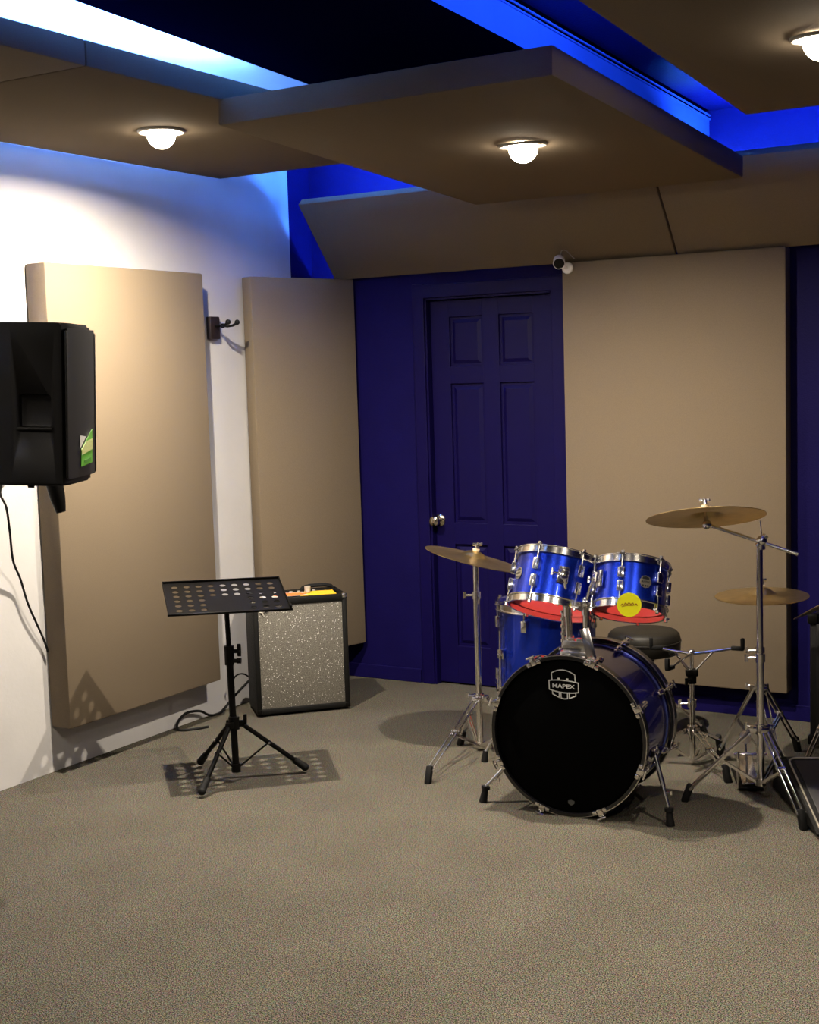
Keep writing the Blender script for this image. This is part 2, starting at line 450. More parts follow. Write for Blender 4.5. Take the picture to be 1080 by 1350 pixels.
# stiles and rails stand proud of the recessed panels
st = 0.105; mid = (dx0+dx1)/2
rails = [(dz0, 0.20), (0.715, 0.825), (1.515, 1.60), (dz1-0.085, dz1)]
for x0, x1 in ((dx0, dx0+st), (mid-0.045, mid+0.045), (dx1-st, dx1)):
    b.box(((x0+x1)/2, dy+0.007, (dz0+dz1)/2), (x1-x0, 0.014, dz1-dz0), bev=0.003)
for z0, z1 in rails:
    for x0, x1 in ((dx0+st, mid-0.045), (mid+0.045, dx1-st)):
        b.box(((x0+x1)/2, dy+0.007, (z0+z1)/2), (x1-x0+0.004, 0.0139, z1-z0), bev=0.003)
build(b, 'leaf', 'navy_door', door, smooth=False)
for (_, z0), (z1, _2) in zip(rails, rails[1:]):
    for x0, x1 in ((dx0+st, mid-0.045), (mid+0.045, dx1-st)):
        p = MB(); p.hexa([(x0+.012,dy+.0135,z0+.012),(x1-.012,dy+.0135,z0+.012),(x1-.012,dy+.0135,z1-.012),(x0+.012,dy+.0135,z1-.012),
                          (x0+.03,dy+.004,z0+.03),(x1-.03,dy+.004,z0+.03),(x1-.03,dy+.004,z1-.03),(x0+.03,dy+.004,z1-.03)])
        build(p, 'door_panel', 'navy_door', door, smooth=False)
kx, kz = -3.375, 0.835
k = MB(); k.lathe((kx, dy, kz), (0,-1,0), [(0,0),(0.031,0),(0.031,0.004),(0.026,0.009),(0.012,0.012),(0.011,0.030),(0.017,0.036),(0.026,0.046),(0.0275,0.056),(0.024,0.066),(0.013,0.072),(0,0.073)], 24)
build(k, 'door_knob', 'bronze_knob', door)

# ================================================================== ACOUSTIC PANELS
def rbox(c, size, ax=None, bev=0.008):
    mb = MB(); mb.box(c, size, ax, bev); return mb
def panel(name, mb, base, label, cat='panel', group=None, mt='fabric'):
    o = build(mb, name, mt, base=base); return tag(o, label, cat, group)
# left wall panel
p = MB(); p.box((XL+0.0565, 4.435, 1.118), (0.107, 0.97, 1.862), bev=0.008)
panel('acoustic_panel', p, (XL+0.055, 4.42, 0.187), 'large beige fabric acoustic panel on the white wall behind the music stand', 'acoustic panel', 'beige fabric acoustic panels')
# corner panel
pl, pr = V((-3.999, 5.318, 0)), V((-3.806, 5.926, 0))
u = (pr-pl).normalized(); nrm = V((u.y, -u.x, 0))
c = (pl+pr)/2 - nrm*0.037 + V((0,0,1.122))
p = MB(); p.box(c, ((pr-pl).length, 0.074, 1.868), (u, nrm, V((0,0,1))), bev=0.007)
panel('acoustic_panel', p, (c.x, c.y, 0.188), 'narrow beige fabric panel standing across the corner behind the guitar amplifier', 'acoustic panel', 'beige fabric acoustic panels')
# back wall panel
p = MB(); p.box((-2.118, YB-0.0405, 1.095), (1.03, 0.079, 1.925), bev=0.008)
panel('acoustic_panel', p, (-2.118, YB-0.04, 0.132), 'large beige fabric acoustic panel on the back wall right of the navy door', 'acoustic panel', 'beige fabric acoustic panels')

# ceiling clouds
def sloped_cloud(x0, x1, y0, y1, zb0, zb1, th, ax_tilt=True):
    mb = MB()
    s = (zb1-zb0)/(y1-y0); l = math.hypot(y1-y0, zb1-zb0)
    vy = V((0, (y1-y0)/l, (zb1-zb0)/l)); vz = V((0, -vy.z, vy.y))
    c = V(((x0+x1)/2, (y0+y1)/2, (zb0+zb1)/2)) + vz*th/2
    mb.box(c, (x1-x0, l, th), (V((1,0,0)), vy, vz), bev=0.008)
    return mb
def wires(parent, pts):
    for (x, y, z0, z1) in pts:
        mb = MB(); mb.cyl((x,y,z0),(x,y,z1),0.0025,n=8); build(mb, 'hanger_wire', 'chrome_soft', parent)
def led(parent, p0, p1, m, wdt=0.012, hgt=0.008):
    p0, p1 = V(p0), V(p1); d = (p1-p0); l = d.length; d.normalize()
    s_ = d.cross(V((0,0,1))).normalized(); n_ = s_.cross(d)
    mb = MB(); mb.box((p0+p1)/2, (l, wdt, hgt), (d, s_, n_)); build(mb, 'led_strip', m, parent, smooth=False)

LZ = 2.48
def left_cloud(y0, y1, label, nled):
    t = thing('ceiling_cloud', (-3.4, (y0+y1)/2, LZ), label, 'acoustic panel', 'beige fabric acoustic panels')
    mb = MB(); mb.box((-3.40, (y0+y1)/2, LZ+0.038), (1.12, y1-y0-0.004, 0.076), bev=0.006); build(mb, 'panel_body', 'fabric', t)
    led(t, (-3.15, y0+0.02, LZ+0.082), (-3.15, y1-1.0 if nled else y1, LZ+0.082), 'led_left')
    led(t, (-3.925, y0+0.02, LZ+0.082), (-3.925, y1-0.05, LZ+0.082), 'led_left')
    wires(t, [(x, y, LZ+0.07, ceil_z(y)) for x in (-3.85, -3.55) for y in (y0+0.3, y1-0.5)])
    return t
left_cloud(3.04, 5.07, 'long beige ceiling cloud with a lit downlight hanging above the left wall', True)
left_cloud(1.0, 3.04, 'nearer beige ceiling cloud hanging end to end with the one above the music stand', False)

tc = thing('ceiling_cloud', (-2.26, 4.56, 2.35), 'beige ceiling cloud hanging lowest in the middle with a bright downlight', 'acoustic panel', 'beige fabric acoustic panels')
build(sloped_cloud(-2.862, -1.66, 3.665, 5.47, 2.40, 2.302, 0.088), 'panel_body', 'fabric', tc)
wires(tc, [(x, y, 2.44, soff_z(y)) for x in (-2.6, -2.15) for y in (4.55, 5.1)])

tr = thing('ceiling_cloud', (-0.8, 3.75, 2.45), 'beige ceiling cloud at upper right, cut off by the frame edge', 'acoustic panel', 'beige fabric acoustic panels')
build(sloped_cloud(-1.405, -0.20, 2.75, 4.655, 2.507, 2.40, 0.085), 'panel_body', 'fabric', tr)
led(tr, (-1.27, 2.80, 2.5985), (-1.27, 4.5, 2.501), 'led_right')
led(tr, (-1.26, 4.54, 2.4985), (-0.25, 4.54, 2.4985), 'led_right')
wires(tr, [(x, y, 2.5, ceil_z(y)) for x in (-0.9, -0.4) for y in (3.0, 4.2)])
# tilted panels above the door and the back-wall panel
def tilted(x0, x1, label):
    f0, f1 = V((0, 5.60, 2.408)), V((0, 5.905, 2.055))
    d = (f1-f0); l = d.length; d.normalize(); n_ = V((0, -d.z, d.y)).normalized()
    if n_.z < 0: n_ = -n_
    c = V(((x0+x1)/2, 0, 0)) + (f0+f1)/2 + n_*0.022
    t = thing('bass_trap', ((x0+x1)/2, 5.75, 2.1), label, 'acoustic panel', 'beige fabric acoustic panels')
    mb = MB(); mb.box(c, (x1-x0, l, 0.044), (V((1,0,0)), d, n_), bev=0.005); build(mb, 'panel_body', 'fabric', t)
    q = f0 + n_*0.05 + d*0.03
    led(t, (x0+0.03, q.y, q.z), (x1-0.03, q.y, q.z), 'led_back')
    return t
tilted(-3.905, -2.097, 'beige fabric panel slanting down from the ceiling to the top of the navy door')
tilted(-2.089, -0.30, 'beige slanted panel under the ceiling above the right half of the back-wall panel')

# downlights: trim ring, reflector dish and a glowing globe
def downlight(x, y, z, label, tilt=0.0, k=1.0, spread=180, swing=0.0, nod=0.0):
    a = V((0, math.sin(tilt), -math.cos(tilt)))
    t = thing('downlight', (x, y, z), label, 'ceiling lamp', 'round ceiling downlights')
    mb = MB(); mb.lathe((x,y,z), a, [(0.086,0.0),(0.086,0.006),(0.081,0.010),(0.072,0.009),(0.066,0.003),(0.040,0.0015),(0.0,0.0015)], 40)
    build(mb, 'trim_ring', 'trim_white', t)
    g = V((x,y,z)) + a*0.014
    mb = MB(); mb.lathe((x,y,z), a, [(0.0,0.001),(0.018,0.001),(0.018,0.020),(0.013,0.024),(0,0.024)], 20); build(mb, 'lamp_holder', 'cream', t)
    mb = MB(); mb.sphere(g, 0.052, 24, 16); build(mb, 'bulb', 'bulb', t)
    l = bpy.data.lights.new('beam', 'AREA'); l.shape = 'DISK'; l.size = 0.032; l.energy = LAMP_W * k; l.color = WARM
    lo = bpy.data.objects.new('beam', l); COL.objects.link(lo); lo.parent = t
    lo.location = a*0.069; lo.rotation_euler = (tilt + nod, swing, 0); l.spread = math.radians(spread)
TL = math.atan(0.0543)
downlight(-3.351, 3.956, LZ, 'lit round downlight on the left ceiling cloud above the white wall', 0, 1.5, 160, 0.15)
downlight(-2.129, 4.439, 2.358, 'brightest lit downlight under the low middle ceiling cloud above the drums', TL, 1.15, 157)
downlight(-0.955, 3.868, 2.444, 'lit downlight at the upper right edge of the picture', TL, 0.7, 104, 0.0, -0.5)
downlight(-3.351, 2.0, LZ, 'lit downlight out of view on the nearer left ceiling cloud', 0, 0.15)
downlight(0.25, 1.75, ceil_z(1.75), 'lit downlight out of view on the ceiling in front of the right cloud', 0, 0.60, 158)
downlight(-1.3, 1.2, ceil_z(1.2), 'lit downlight out of view on the ceiling nearer the middle of the room', 0, 0.50, 158)
# ================================================================== DRUM KIT
UP = V((0,0,1))
def nrmz(v): return V(v).normalized()

def add_lug(root, fr, C, phi, r, h0, h1, hoop_h, tail=0.0, name='lug'):
    """lug casing on the shell between h0 and h1, tension rod up to the hoop at hoop_h"""
    e1, e2, a = fr
    d = e1*math.cos(phi) + e2*math.sin(phi); t = a.cross(d)
    c = C + d*(r+0.009) + a*(h0+h1)/2
    mb = MB(); mb.box(c, (0.020, 0.025, abs(h1-h0)), (d, t, a), bev=0.005)
    mb.box(C + d*(r+0.002) + a*(h0+h1)/2, (0.006, 0.026, abs(h1-h0)*0.8), (d, t, a), bev=0.002)
    lg = build(mb, name, 'chrome', root)
    sgn = 1 if hoop_h > h0 else -1
    mb = MB(); p0 = C + d*(r+0.010) + a*(h1 if sgn > 0 else h0); p1 = C + d*(r+0.011) + a*(hoop_h)
    mb.cyl(p0, p1, 0.0034, n=8); mb.cyl(p1, p1 + a*sgn*0.010, 0.0065, n=8)
    mb.box(p1 - a*sgn*0.002, (0.018, 0.018, 0.005), (d, t, a))
    build(mb, 'tension_rod', 'chrome', lg)

def hoop_profile(r, h, sgn):   # triple-flanged steel hoop seen in section
    return [(r+0.002, h-sgn*0.004), (r+0.013, h-sgn*0.004), (r+0.013, h-sgn*0.001), (r+0.0055, h+sgn*0.001),
            (r+0.0055, h+sgn*0.020), (r+0.010, h+sgn*0.022), (r+0.010, h+sgn*0.024), (r+0.002, h+sgn*0.023)]

def drum(name, C, a, r, h, nl, label, lugphi=0.0, badge_phi=None, red_top=False, floor=False, group=None):
    C = V(C); fr = frame(a); e1, e2, a = fr
    t = thing(name, C - a*h/2, label, 'drum', 'drums of the blue kit')
    H = h/2
    mb = MB(); mb.lathe(C, a, [(r, -H), (r, H), (r-0.007, H), (r-0.007, -H)], 64, closed=True, fr=fr); build(mb, 'shell', 'blue_shell', t)
    mb = MB(); mb.lathe(C, a, hoop_profile(r, H, 1), 64, closed=True, fr=fr); build(mb, 'top_hoop', 'chrome', t)
    mb = MB(); mb.lathe(C, a, hoop_profile(r, -H, -1), 64, closed=True, fr=fr); build(mb, 'bottom_hoop', 'chrome', t)
    mb = MB(); mb.lathe(C, a, [(0, H+0.003), (r-0.002, H+0.003), (r+0.002, H), (r+0.002, H-0.003)], 64, fr=fr)
    build(mb, 'batter_head', 'head_clear', t)
    mb = MB(); mb.lathe(C, a, [(0, -H-0.003), (r-0.002, -H-0.003), (r+0.002, -H), (r+0.002, -H+0.003)], 64, fr=fr)
    build(mb, 'resonant_head', 'red', t)
    for i in range(nl):
        ph = lugphi + 2*PI*i/nl
        ll = min(0.048, h*0.28)
        add_lug(t, fr, C, ph, r, H-0.026-ll, H-0.026, H+0.022)
        add_lug(t, fr, C, ph, r, -H+0.026, -H+0.026+ll, -H-0.022)
    if badge_phi is not None:
        d = e1*math.cos(badge_phi)+e2*math.sin(badge_phi); tt = a.cross(d)
        o = C + d*(r+0.001)
        bd = MB(); pts = [(-0.020,0.008),(-0.016,0.010),(-0.015,0.018),(0,0.023),(0.015,0.018),(0.016,0.010),(0.020,0.008),(0.021,-0.006),(0.016,-0.010),(0.014,-0.017),(0,-0.021),(-0.014,-0.017),(-0.016,-0.010),(-0.021,-0.006)]
        bd.extrude(o, tt, a, pts, 0.002); bo = build(bd, 'badge', 'badge', t, smooth=False)
        bd = MB(); bd.extrude(o + d*0.002, tt, a, [(-0.013,0.009),(-0.012,0.016),(0,0.020),(0.012,0.016),(0.013,0.009)], 0.0007)
        for x in (-0.009, 0, 0.009): bd.box(o + d*0.0023 + tt*x - a*0.0135, (0.0062, 0.006, 0.0008), (tt, a, d))
        build(bd, 'badge_enamel', 'badge_dark', bo, smooth=False)
        bd = text_bm('MAPEX', o + d*0.002 + a*0.0005, tt, a, 0.031, 0.0075, 0.0007, 0.012); build(bd, 'badge_lettering', 'badge_dark', bo, smooth=False)
    return t, fr

def phi_to(fr, d):   # angle on the drum that faces direction d
    return math.atan2(V(d).dot(fr[1]), V(d).dot(fr[0]))

view = nrmz((-2.0, 4.5, 0)); right = V((view.y, -view.x, 0))
# rack toms
a1 = nrmz(UP + view*0.40 + right*0.21); C1 = V((-2.065, 4.477, 0.804))
fr1 = frame(a1); pf = phi_to(fr1, -view)
sg = 1 if (fr1[0]*math.cos(pf+0.3)+fr1[1]*math.sin(pf+0.3)).dot(right) > 0 else -1     # +sg turns towards camera right
t1, _ = drum('rack_tom', C1 + V((0.006,0,-0.004)), a1, 0.147, 0.158, 6, 'blue rack tom mounted on the bass drum, the larger one on the left', pf - sg*0.53, pf - sg*1.12)
a2 = nrmz(UP + view*0.42 + right*0.12); C2 = V((-1.77, 4.479, 0.806))
fr2 = frame(a2); pf2 = phi_to(fr2, -view)
t2, _ = drum('rack_tom', C2 + V((0,0,-0.008)), a2, 0.124, 0.138, 6, 'smaller blue rack tom on the right with a round yellow tag on its rim', pf2 - sg*0.33, pf2 + sg*0.33)
# tom bracket plates
def tom_bracket(t, C, fr, r, ph):
    e1, e2, a = fr; d = e1*math.cos(ph)+e2*math.sin(ph); tt = a.cross(d)
    mb = MB(); mb.box(C + d*(r+0.008), (0.014, 0.042, 0.062), (d, tt, a), bev=0.006)
    mb.box(C + d*(r+0.020), (0.018, 0.030, 0.034), (d, tt, a), bev=0.005)
    mb.cyl(C + d*(r+0.020) - tt*0.015, C + d*(r+0.022) - tt*0.042, 0.004, n=10)
    mb.cyl(C + d*(r+0.022) - tt*0.042 - a*0.012, C + d*(r+0.022) - tt*0.042 + a*0.012, 0.005, n=8)
    build(mb, 'mount_bracket', 'chrome', t)
    return C + d*(r+0.026)
B1 = tom_bracket(t1, C1, fr1, 0.150, pf + sg*0.16)
B2 = tom_bracket(t2, C2, fr2, 0.124, pf2 - sg*1.05)

# round yellow tag on the small tom's lower rim
e1, e2, a = fr2
tagc = C2 + (e1*math.cos(pf2-sg*0.06)+e2*math.sin(pf2-sg*0.06))*0.142 - a*0.099
tn = nrmz(-view + UP*0.05); tu = nrmz(UP.cross(tn)); tv = tn.cross(tu)
tg = thing('price_tag', tagc, 'round yellow card tag on the lower rim of the small rack tom', 'tag')
mb = MB(); mb.lathe(tagc, tn, [(0,-0.001),(0.041,-0.001),(0.041,0.001),(0,0.001)], 40); build(mb, 'card', 'yellow', tg)
mb = MB(); sq = [(-0.027+0.0036*i, 0.004+0.0035*math.sin(i*1.9)-0.0004*(i-7.5)**2*0.25) for i in range(16)]
mb.ribbon(tagc + tn*0.001, tu, tv, sq, 0.003, 0.0006); mb.ribbon(tagc + tn*0.001, tu, tv, [(-0.024,-0.006),(-0.008,-0.002),(0.010,-0.003),(0.026,0.002)], 0.002, 0.0006)
build(mb, 'script_print', 'orange_ink', tg, smooth=False)

# bass drum
az = 0.059; ba = V((math.sin(az), -math.cos(az), 0.0)); bu = V((math.cos(az), math.sin(az), 0)); R = 0.274
BF = V((-1.950, 4.313, 0.289)); L = 0.373
bt = thing('bass_drum', (-1.96, 4.5, 0), 'blue bass drum with black front head lettered MAPEX', 'drum', 'drums of the blue kit')
bfr = (bu, UP, ba)
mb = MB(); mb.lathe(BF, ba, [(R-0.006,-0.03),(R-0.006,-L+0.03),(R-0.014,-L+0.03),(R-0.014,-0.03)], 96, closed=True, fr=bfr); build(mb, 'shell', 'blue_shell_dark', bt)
def bhoop(h0, h1, nm):
    mb = MB(); mb.lathe(BF, ba, [(R+0.001,h0),(R+0.013,h0),(R+0.013,h1),(R+0.001,h1)], 96, closed=True, fr=bfr); hp = build(mb, nm, 'black_gloss', bt)
    s_ = 1 if h1 > h0 else -1
    return hp
fh = bhoop(0.0, -0.040, 'front_hoop'); rh = bhoop(-L, -L+0.040, 'rear_hoop')
for hp, h in ((fh, -0.004), (rh, -L+0.038)):
    mb = MB(); mb.lathe(BF, ba, [(R+0.0125,h-0.0028),(R+0.0155,h-0.0028),(R+0.0155,h+0.0028),(R+0.0125,h+0.0028)], 96, closed=True, fr=bfr); build(mb, 'hoop_trim', 'chrome_soft', hp)
mb = MB(); mb.lathe(BF, ba, [(R-0.012,-0.031),(R-0.0045,-0.031),(R-0.0045,-0.037),(R-0.012,-0.037)], 96, closed=True, fr=bfr)
mb.lathe(BF, ba, [(R-0.012,-L+0.054),(R-0.0035,-L+0.054),(R-0.0035,-L+0.064),(R-0.012,-L+0.064)], 96, closed=True, fr=bfr); build(mb, 'shell_trim', 'hoop_blue', bt)
mb = MB(); mb.lathe(BF, ba, [(0,-0.010),(R-0.012,-0.010),(R-0.002,-0.014),(R+0.002,-0.022),(R-0.004,-0.026),(R-0.012,-0.014),(0,-0.013)], 96, fr=bfr)
fhd = build(mb, 'front_head', 'head_black', bt)
mb = MB(); mb.lathe(BF, ba, [(0,-L+0.010),(R-0.012,-L+0.010),(R,-L+0.016),(R,-L+0.02),(R-0.012,-L+0.014),(0,-L+0.013)], 96, fr=bfr)
build(mb, 'batter_head', 'felt', bt)
# emblem on the front head
LO = BF + ba*(-0.0099) + UP*0.183 - bu*0.012; k = 0.000252
def Z(pts): return [((x-500)*k, (345-y)*k) for x, y in pts]
def arc(x0, y0, x1, y1, sag, n=8): return [(x0+(x1-x0)*i/n, y0+(y1-y0)*i/n - sag*4*(i/n)*(1-i/n)) for i in range(n+1)]
mb = MB(); wd = 0.0034; th = 0.0006
mb.ribbon(LO, bu, UP, Z([(330,286),(322,190)] + arc(322,190,668,198,58)[1:] + [(672,290)]), wd, th)
mb.ribbon(LO, bu, UP, Z(arc(285,298,718,308,20) + arc(718,440,288,425,-26)), wd, th, closed=True)
mb.ribbon(LO, bu, UP, Z([(336,440),(336,486),(435,530),(435,452)]), wd, th)
mb.ribbon(LO, bu, UP, Z([(458,456),(462,536),(510,545),(556,538),(556,456)]), wd, th)
mb.ribbon(LO, bu, UP, Z([(582,452),(582,532),(678,492),(678,444)]), wd, th)
for x in (430, 556): mb.box(LO + bu*(x-500)*k + UP*(345-264)*k + ba*0.0003, (0.0085, 0.0006, 0.0058), (bu, ba, UP))
build(mb, 'emblem', 'print', fhd, smooth=False)
build(text_bm('MAPEX', LO + UP*(-0.0055), bu, UP, 0.083, 0.0145, 0.0006, 0.02), 'emblem_lettering', 'print', fhd, smooth=False)
mo = BF + ba*(-0.0099) - UP*0.238 + bu*0.008
mb = MB(); mb.extrude(mo, bu, UP, [(-0.012,0.006),(0,0.009),(0.012,0.006),(0.011,-0.004),(0,-0.011),(-0.011,-0.004)], 0.0008); build(mb, 'small_badge', 'print_dim', fhd, smooth=False)
# claws, T-rods and lugs round both hoops
def pol(ph, r, h): return BF + (bu*math.cos(ph) + UP*math.sin(ph))*r + ba*h
for i in range(8):
    ph = 2*PI*(i+0.5)/8 + 0.04
    d = bu*math.cos(ph) + UP*math.sin(ph); tt = ba.cross(d)
    for s_, hh in ((1, 0.0), (-1, -L)):
        mb = MB()
        mb.box(pol(ph, R+0.020, hh - s_*0.020), (0.010, 0.022, 0.046), (d, tt, ba), bev=0.004)
        mb.box(pol(ph, R+0.010, hh + s_*0.003), (0.026, 0.022, 0.007), (d, tt, ba), bev=0.003)
        for q in (-1, 1): mb.box(pol(ph, R+0.004, hh + s_*0.004) + tt*q*0.020, (0.014, 0.016, 0.007), (d, tt, ba), bev=0.003)
        cl = build(mb, 'claw', 'chrome', bt)
        mb = MB(); mb.cyl(pol(ph, R+0.028, hh + s_*0.012), pol(ph, R+0.018, hh - s_*0.085), 0.0036, n=8)
        mb.cyl(pol(ph, R+0.029, hh + s_*0.012) - tt*0.016, pol(ph, R+0.029, hh + s_*0.012) + tt*0.016, 0.0038, n=8)
        build(mb, 'tension_rod', 'chrome', cl)
        mb = MB(); mb.lathe(pol(ph, R+0.006, hh - s_*0.070), ba*(-s_), [(0,-0.004),(0.010,0.0),(0.0125,0.012),(0.011,0.028),(0.006,0.044),(0,0.048)], 14)
        build(mb, 'lug', 'chrome', bt)
# tom mount block, posts and arms
mt = BF + bu*0.012 + ba*(-0.082) + UP*(R-0.004)
mb = MB()
mb.box(mt + UP*0.012, (0.104, 0.072, 0.030), (bu, ba, UP), bev=0.010)
mb.box(mt + UP*0.042, (0.088, 0.056, 0.042), (bu, ba, UP), bev=0.008)
for q in (-0.012, 0.020): mb.box(mt + UP*0.066 + bu*q + ba*0.020, (0.022, 0.014, 0.012), (bu, ba, UP), bev=0.003)
build(mb, 'tom_mount_block', 'chrome_soft', bt)
p1a, p1b = mt + UP*0.05 - bu*0.026, mt + UP*0.165 - bu*0.030
p2a, p2b = mt + UP*0.05 + bu*0.038, mt + UP*0.172 + bu*0.038
for a_, b_, B in ((p1a, p1b, B1), (p2a, p2b, B2)):
    mb = MB(); mb.cyl(a_, b_, 0.0125, n=20); mb.cyl(b_ - UP*0.02, b_ + UP*0.012, 0.017, n=20)
    mb.cyl(a_ + ba*0.0 + UP*0.0, a_ + UP*0.02, 0.017, n=20)
    build(mb, 'mount_post', 'chrome', bt)
    mb = MB(); mb.sphere(b_ + UP*0.024, 0.021, 16, 10)
    top = b_ + UP*0.024; midp = (top + B)/2 + UP*0.0
    mb.tube([top, top.lerp(midp, 0.6) + ba*0.008, midp.lerp(B, 0.4) + ba*0.006, B], 0.0062, 12)
    mb.cyl(top - bu*0.032, top + bu*0.032, 0.0055, n=10)
    for q in (-1, 1): mb.box(top + bu*q*0.036, (0.008, 0.014, 0.020), (bu, ba, UP), bev=0.003)
    build(mb, 'tom_arm', 'chrome', bt)
# small reeded rod beside the left post, and the polished brace leaning off the right one
mb = MB(); mb.cyl(mt + UP*0.03 - bu*0.050, mt + UP*0.165 - bu*0.048, 0.006, n=12)
for q in range(5): mb.cyl(mt + UP*(0.05+q*0.026) - bu*0.050, mt + UP*(0.060+q*0.026) - bu*0.050, 0.0085, n=12)
build(mb, 'height_rod', 'chrome', bt)
w0, w1 = mt + UP*0.112 + bu*0.046 + ba*0.045, mt - UP*0.02 + bu*0.086 + ba*0.062
wa = nrmz(w1-w0); wn = nrmz(ba + bu*0.35); wt = wa.cross(wn)
mb = MB(); mb.box((w0+w1)/2, ((w1-w0).length, 0.034, 0.006), (wa, wt, wa.cross(wt)), bev=0.002); build(mb, 'brace_plate', 'chrome', bt, label='polished slanting plate reflecting the red drum head')
# spurs
for ph, foot, nm in ((PI+0.50, V((-2.300, 4.335, 0.0)), 'l'), (-0.20, V((-1.597, 4.376, 0.0)), 'r')):
    j = pol(ph, R+0.004, -0.110)
    d = bu*math.cos(ph) + UP*math.sin(ph); tt = ba.cross(d)
    mb = MB(); mb.box(j + d*0.004, (0.016, 0.032, 0.050), (d, tt, ba), bev=0.006); mb.cyl(j + d*0.008 - ba*0.024, j + d*0.008 + ba*0.026, 0.012, n=16)
    for q in (-1, 1): mb.cyl(j + d*0.01 + ba*q*0.014 - tt*0.02, j + d*0.01 + ba*q*0.014 + tt*0.02, 0.004, n=8)
    sp = build(mb, 'spur', 'chrome', bt)
    e_ = foot + UP*0.045 + (j-foot).normalized()*0.02
    mb = MB(); q0 = j + d*0.014 + ba*0.012; mb.cyl(q0, q0.lerp(e_, 0.6), 0.0085, n=14); mb.cyl(q0.lerp(e_, 0.55), e_, 0.0062, n=12)
    pm = q0.lerp(e_, 0.72); mb.cyl(pm, pm + bu*0.022, 0.0035, n=8); mb.cyl(pm + bu*0.022 - UP*0.007, pm + bu*0.022 + UP*0.007, 0.0045, n=8)
    build(mb, 'spur_rod', 'chrome', sp)
    mb = MB(); dr = (e_ - foot).normalized(); mb.cyl(foot + UP*0.002, foot + dr*0.05, 0.0155, 0.011, 16); mb.cyl(foot + dr*0.05, foot + dr*0.062, 0.016, n=16); build(mb, 'rubber_foot', 'rubber', sp)

# floor tom
CF = V((-2.365, 5.05, 0.4515)); af = nrmz((0.015, 0.0, 1)); HF = 0.315
ft, frf = drum('floor_tom', CF, af, 0.200, HF, 8, 'blue floor tom on chrome legs standing behind the left of the bass drum', 0.0, None)
pv = phi_to(frf, -nrmz((-2.365, 5.05, 0)))
for k_, (dp, foot) in enumerate(((-1.05, None), (0.9, None), (2.9, None))):
    e1, e2, a = frf; ph = pv + sg*dp
    d = e1*math.cos(ph)+e2*math.sin(ph); tt = a.cross(d)
    mb = MB(); mb.box(CF + d*0.212 - a*0.02, (0.022, 0.030, 0.040), (d, tt, a), bev=0.005); mb.cyl(CF + d*0.225 - a*0.02, CF + d*0.225 - a*0.02 + tt*0.04, 0.004, n=8)
    mb.cyl(CF + d*0.225 - a*0.02 + tt*0.04 - a*0.012, CF + d*0.225 - a*0.02 + tt*0.04 + a*0.012, 0.005, n=8)
    lb = build(mb, 'leg_bracket', 'chrome', ft)
    tp = CF + d*0.216 + a*0.075; ft0 = CF + d*0.30; ft0.z = 0
    mb = MB(); mb.tube([tp, CF + d*0.216 - a*0.20, CF + d*0.222 - a*0.30, CF + d*0.250 - a*0.36, V((ft0.x, ft0.y, 0.035))], 0.0055, 10); build(mb, 'leg', 'chrome', lb)
    mb = MB(); mb.cyl((ft0.x, ft0.y, 0.001), V((ft0.x, ft0.y, 0.045)) - d*0.006, 0.015, 0.011, 14); build(mb, 'rubber_foot', 'rubber', lb)

# ------------------------------------------------------------------ stands and cymbals
def cymbal(C, a, r, label, name='cymbal'):
    C = V(C); fr = frame(a)
    t = thing(name, C, label, 'cymbal', 'bronze cymbals of the drum kit')
    pts = []
    br = r*0.26
    prof_t = [(0.006, 0.024), (br*0.4, 0.022), (br*0.75, 0.014), (br, 0.004), (br*1.25, 0.0), (r*0.6, -0.004), (r*0.85, -0.0075), (r, -0.010)]
    prof_b = [(x, y-0.0022) for x, y in prof_t[::-1]]
    mb = MB(); mb.lathe(C, a, prof_t + prof_b, 72, closed=True, fr=fr); build(mb, 'plate', 'brass', t)
    return t
def wingnut(t, C, a):
    e1, e2, a = frame(a); C = V(C)
    mb = MB(); mb.lathe(C + a*0.024, a, [(0,0),(0.014,0),(0.014,0.010),(0,0.010)], 20); build(mb, 'felt_washer', 'felt', t)
    mb = MB(); mb.cyl(C - a*0.03, C + a*0.060, 0.004, n=10); mb.cyl(C + a*0.038, C + a*0.052, 0.009, n=12)
    for q in (-1, 1):
        mb.box(C + a*0.052 + right*q*0.012, (0.016, 0.005, 0.013), (right, right.cross(a), a), bev=0.003)
    build(mb, 'wing_nut', 'chrome', t)

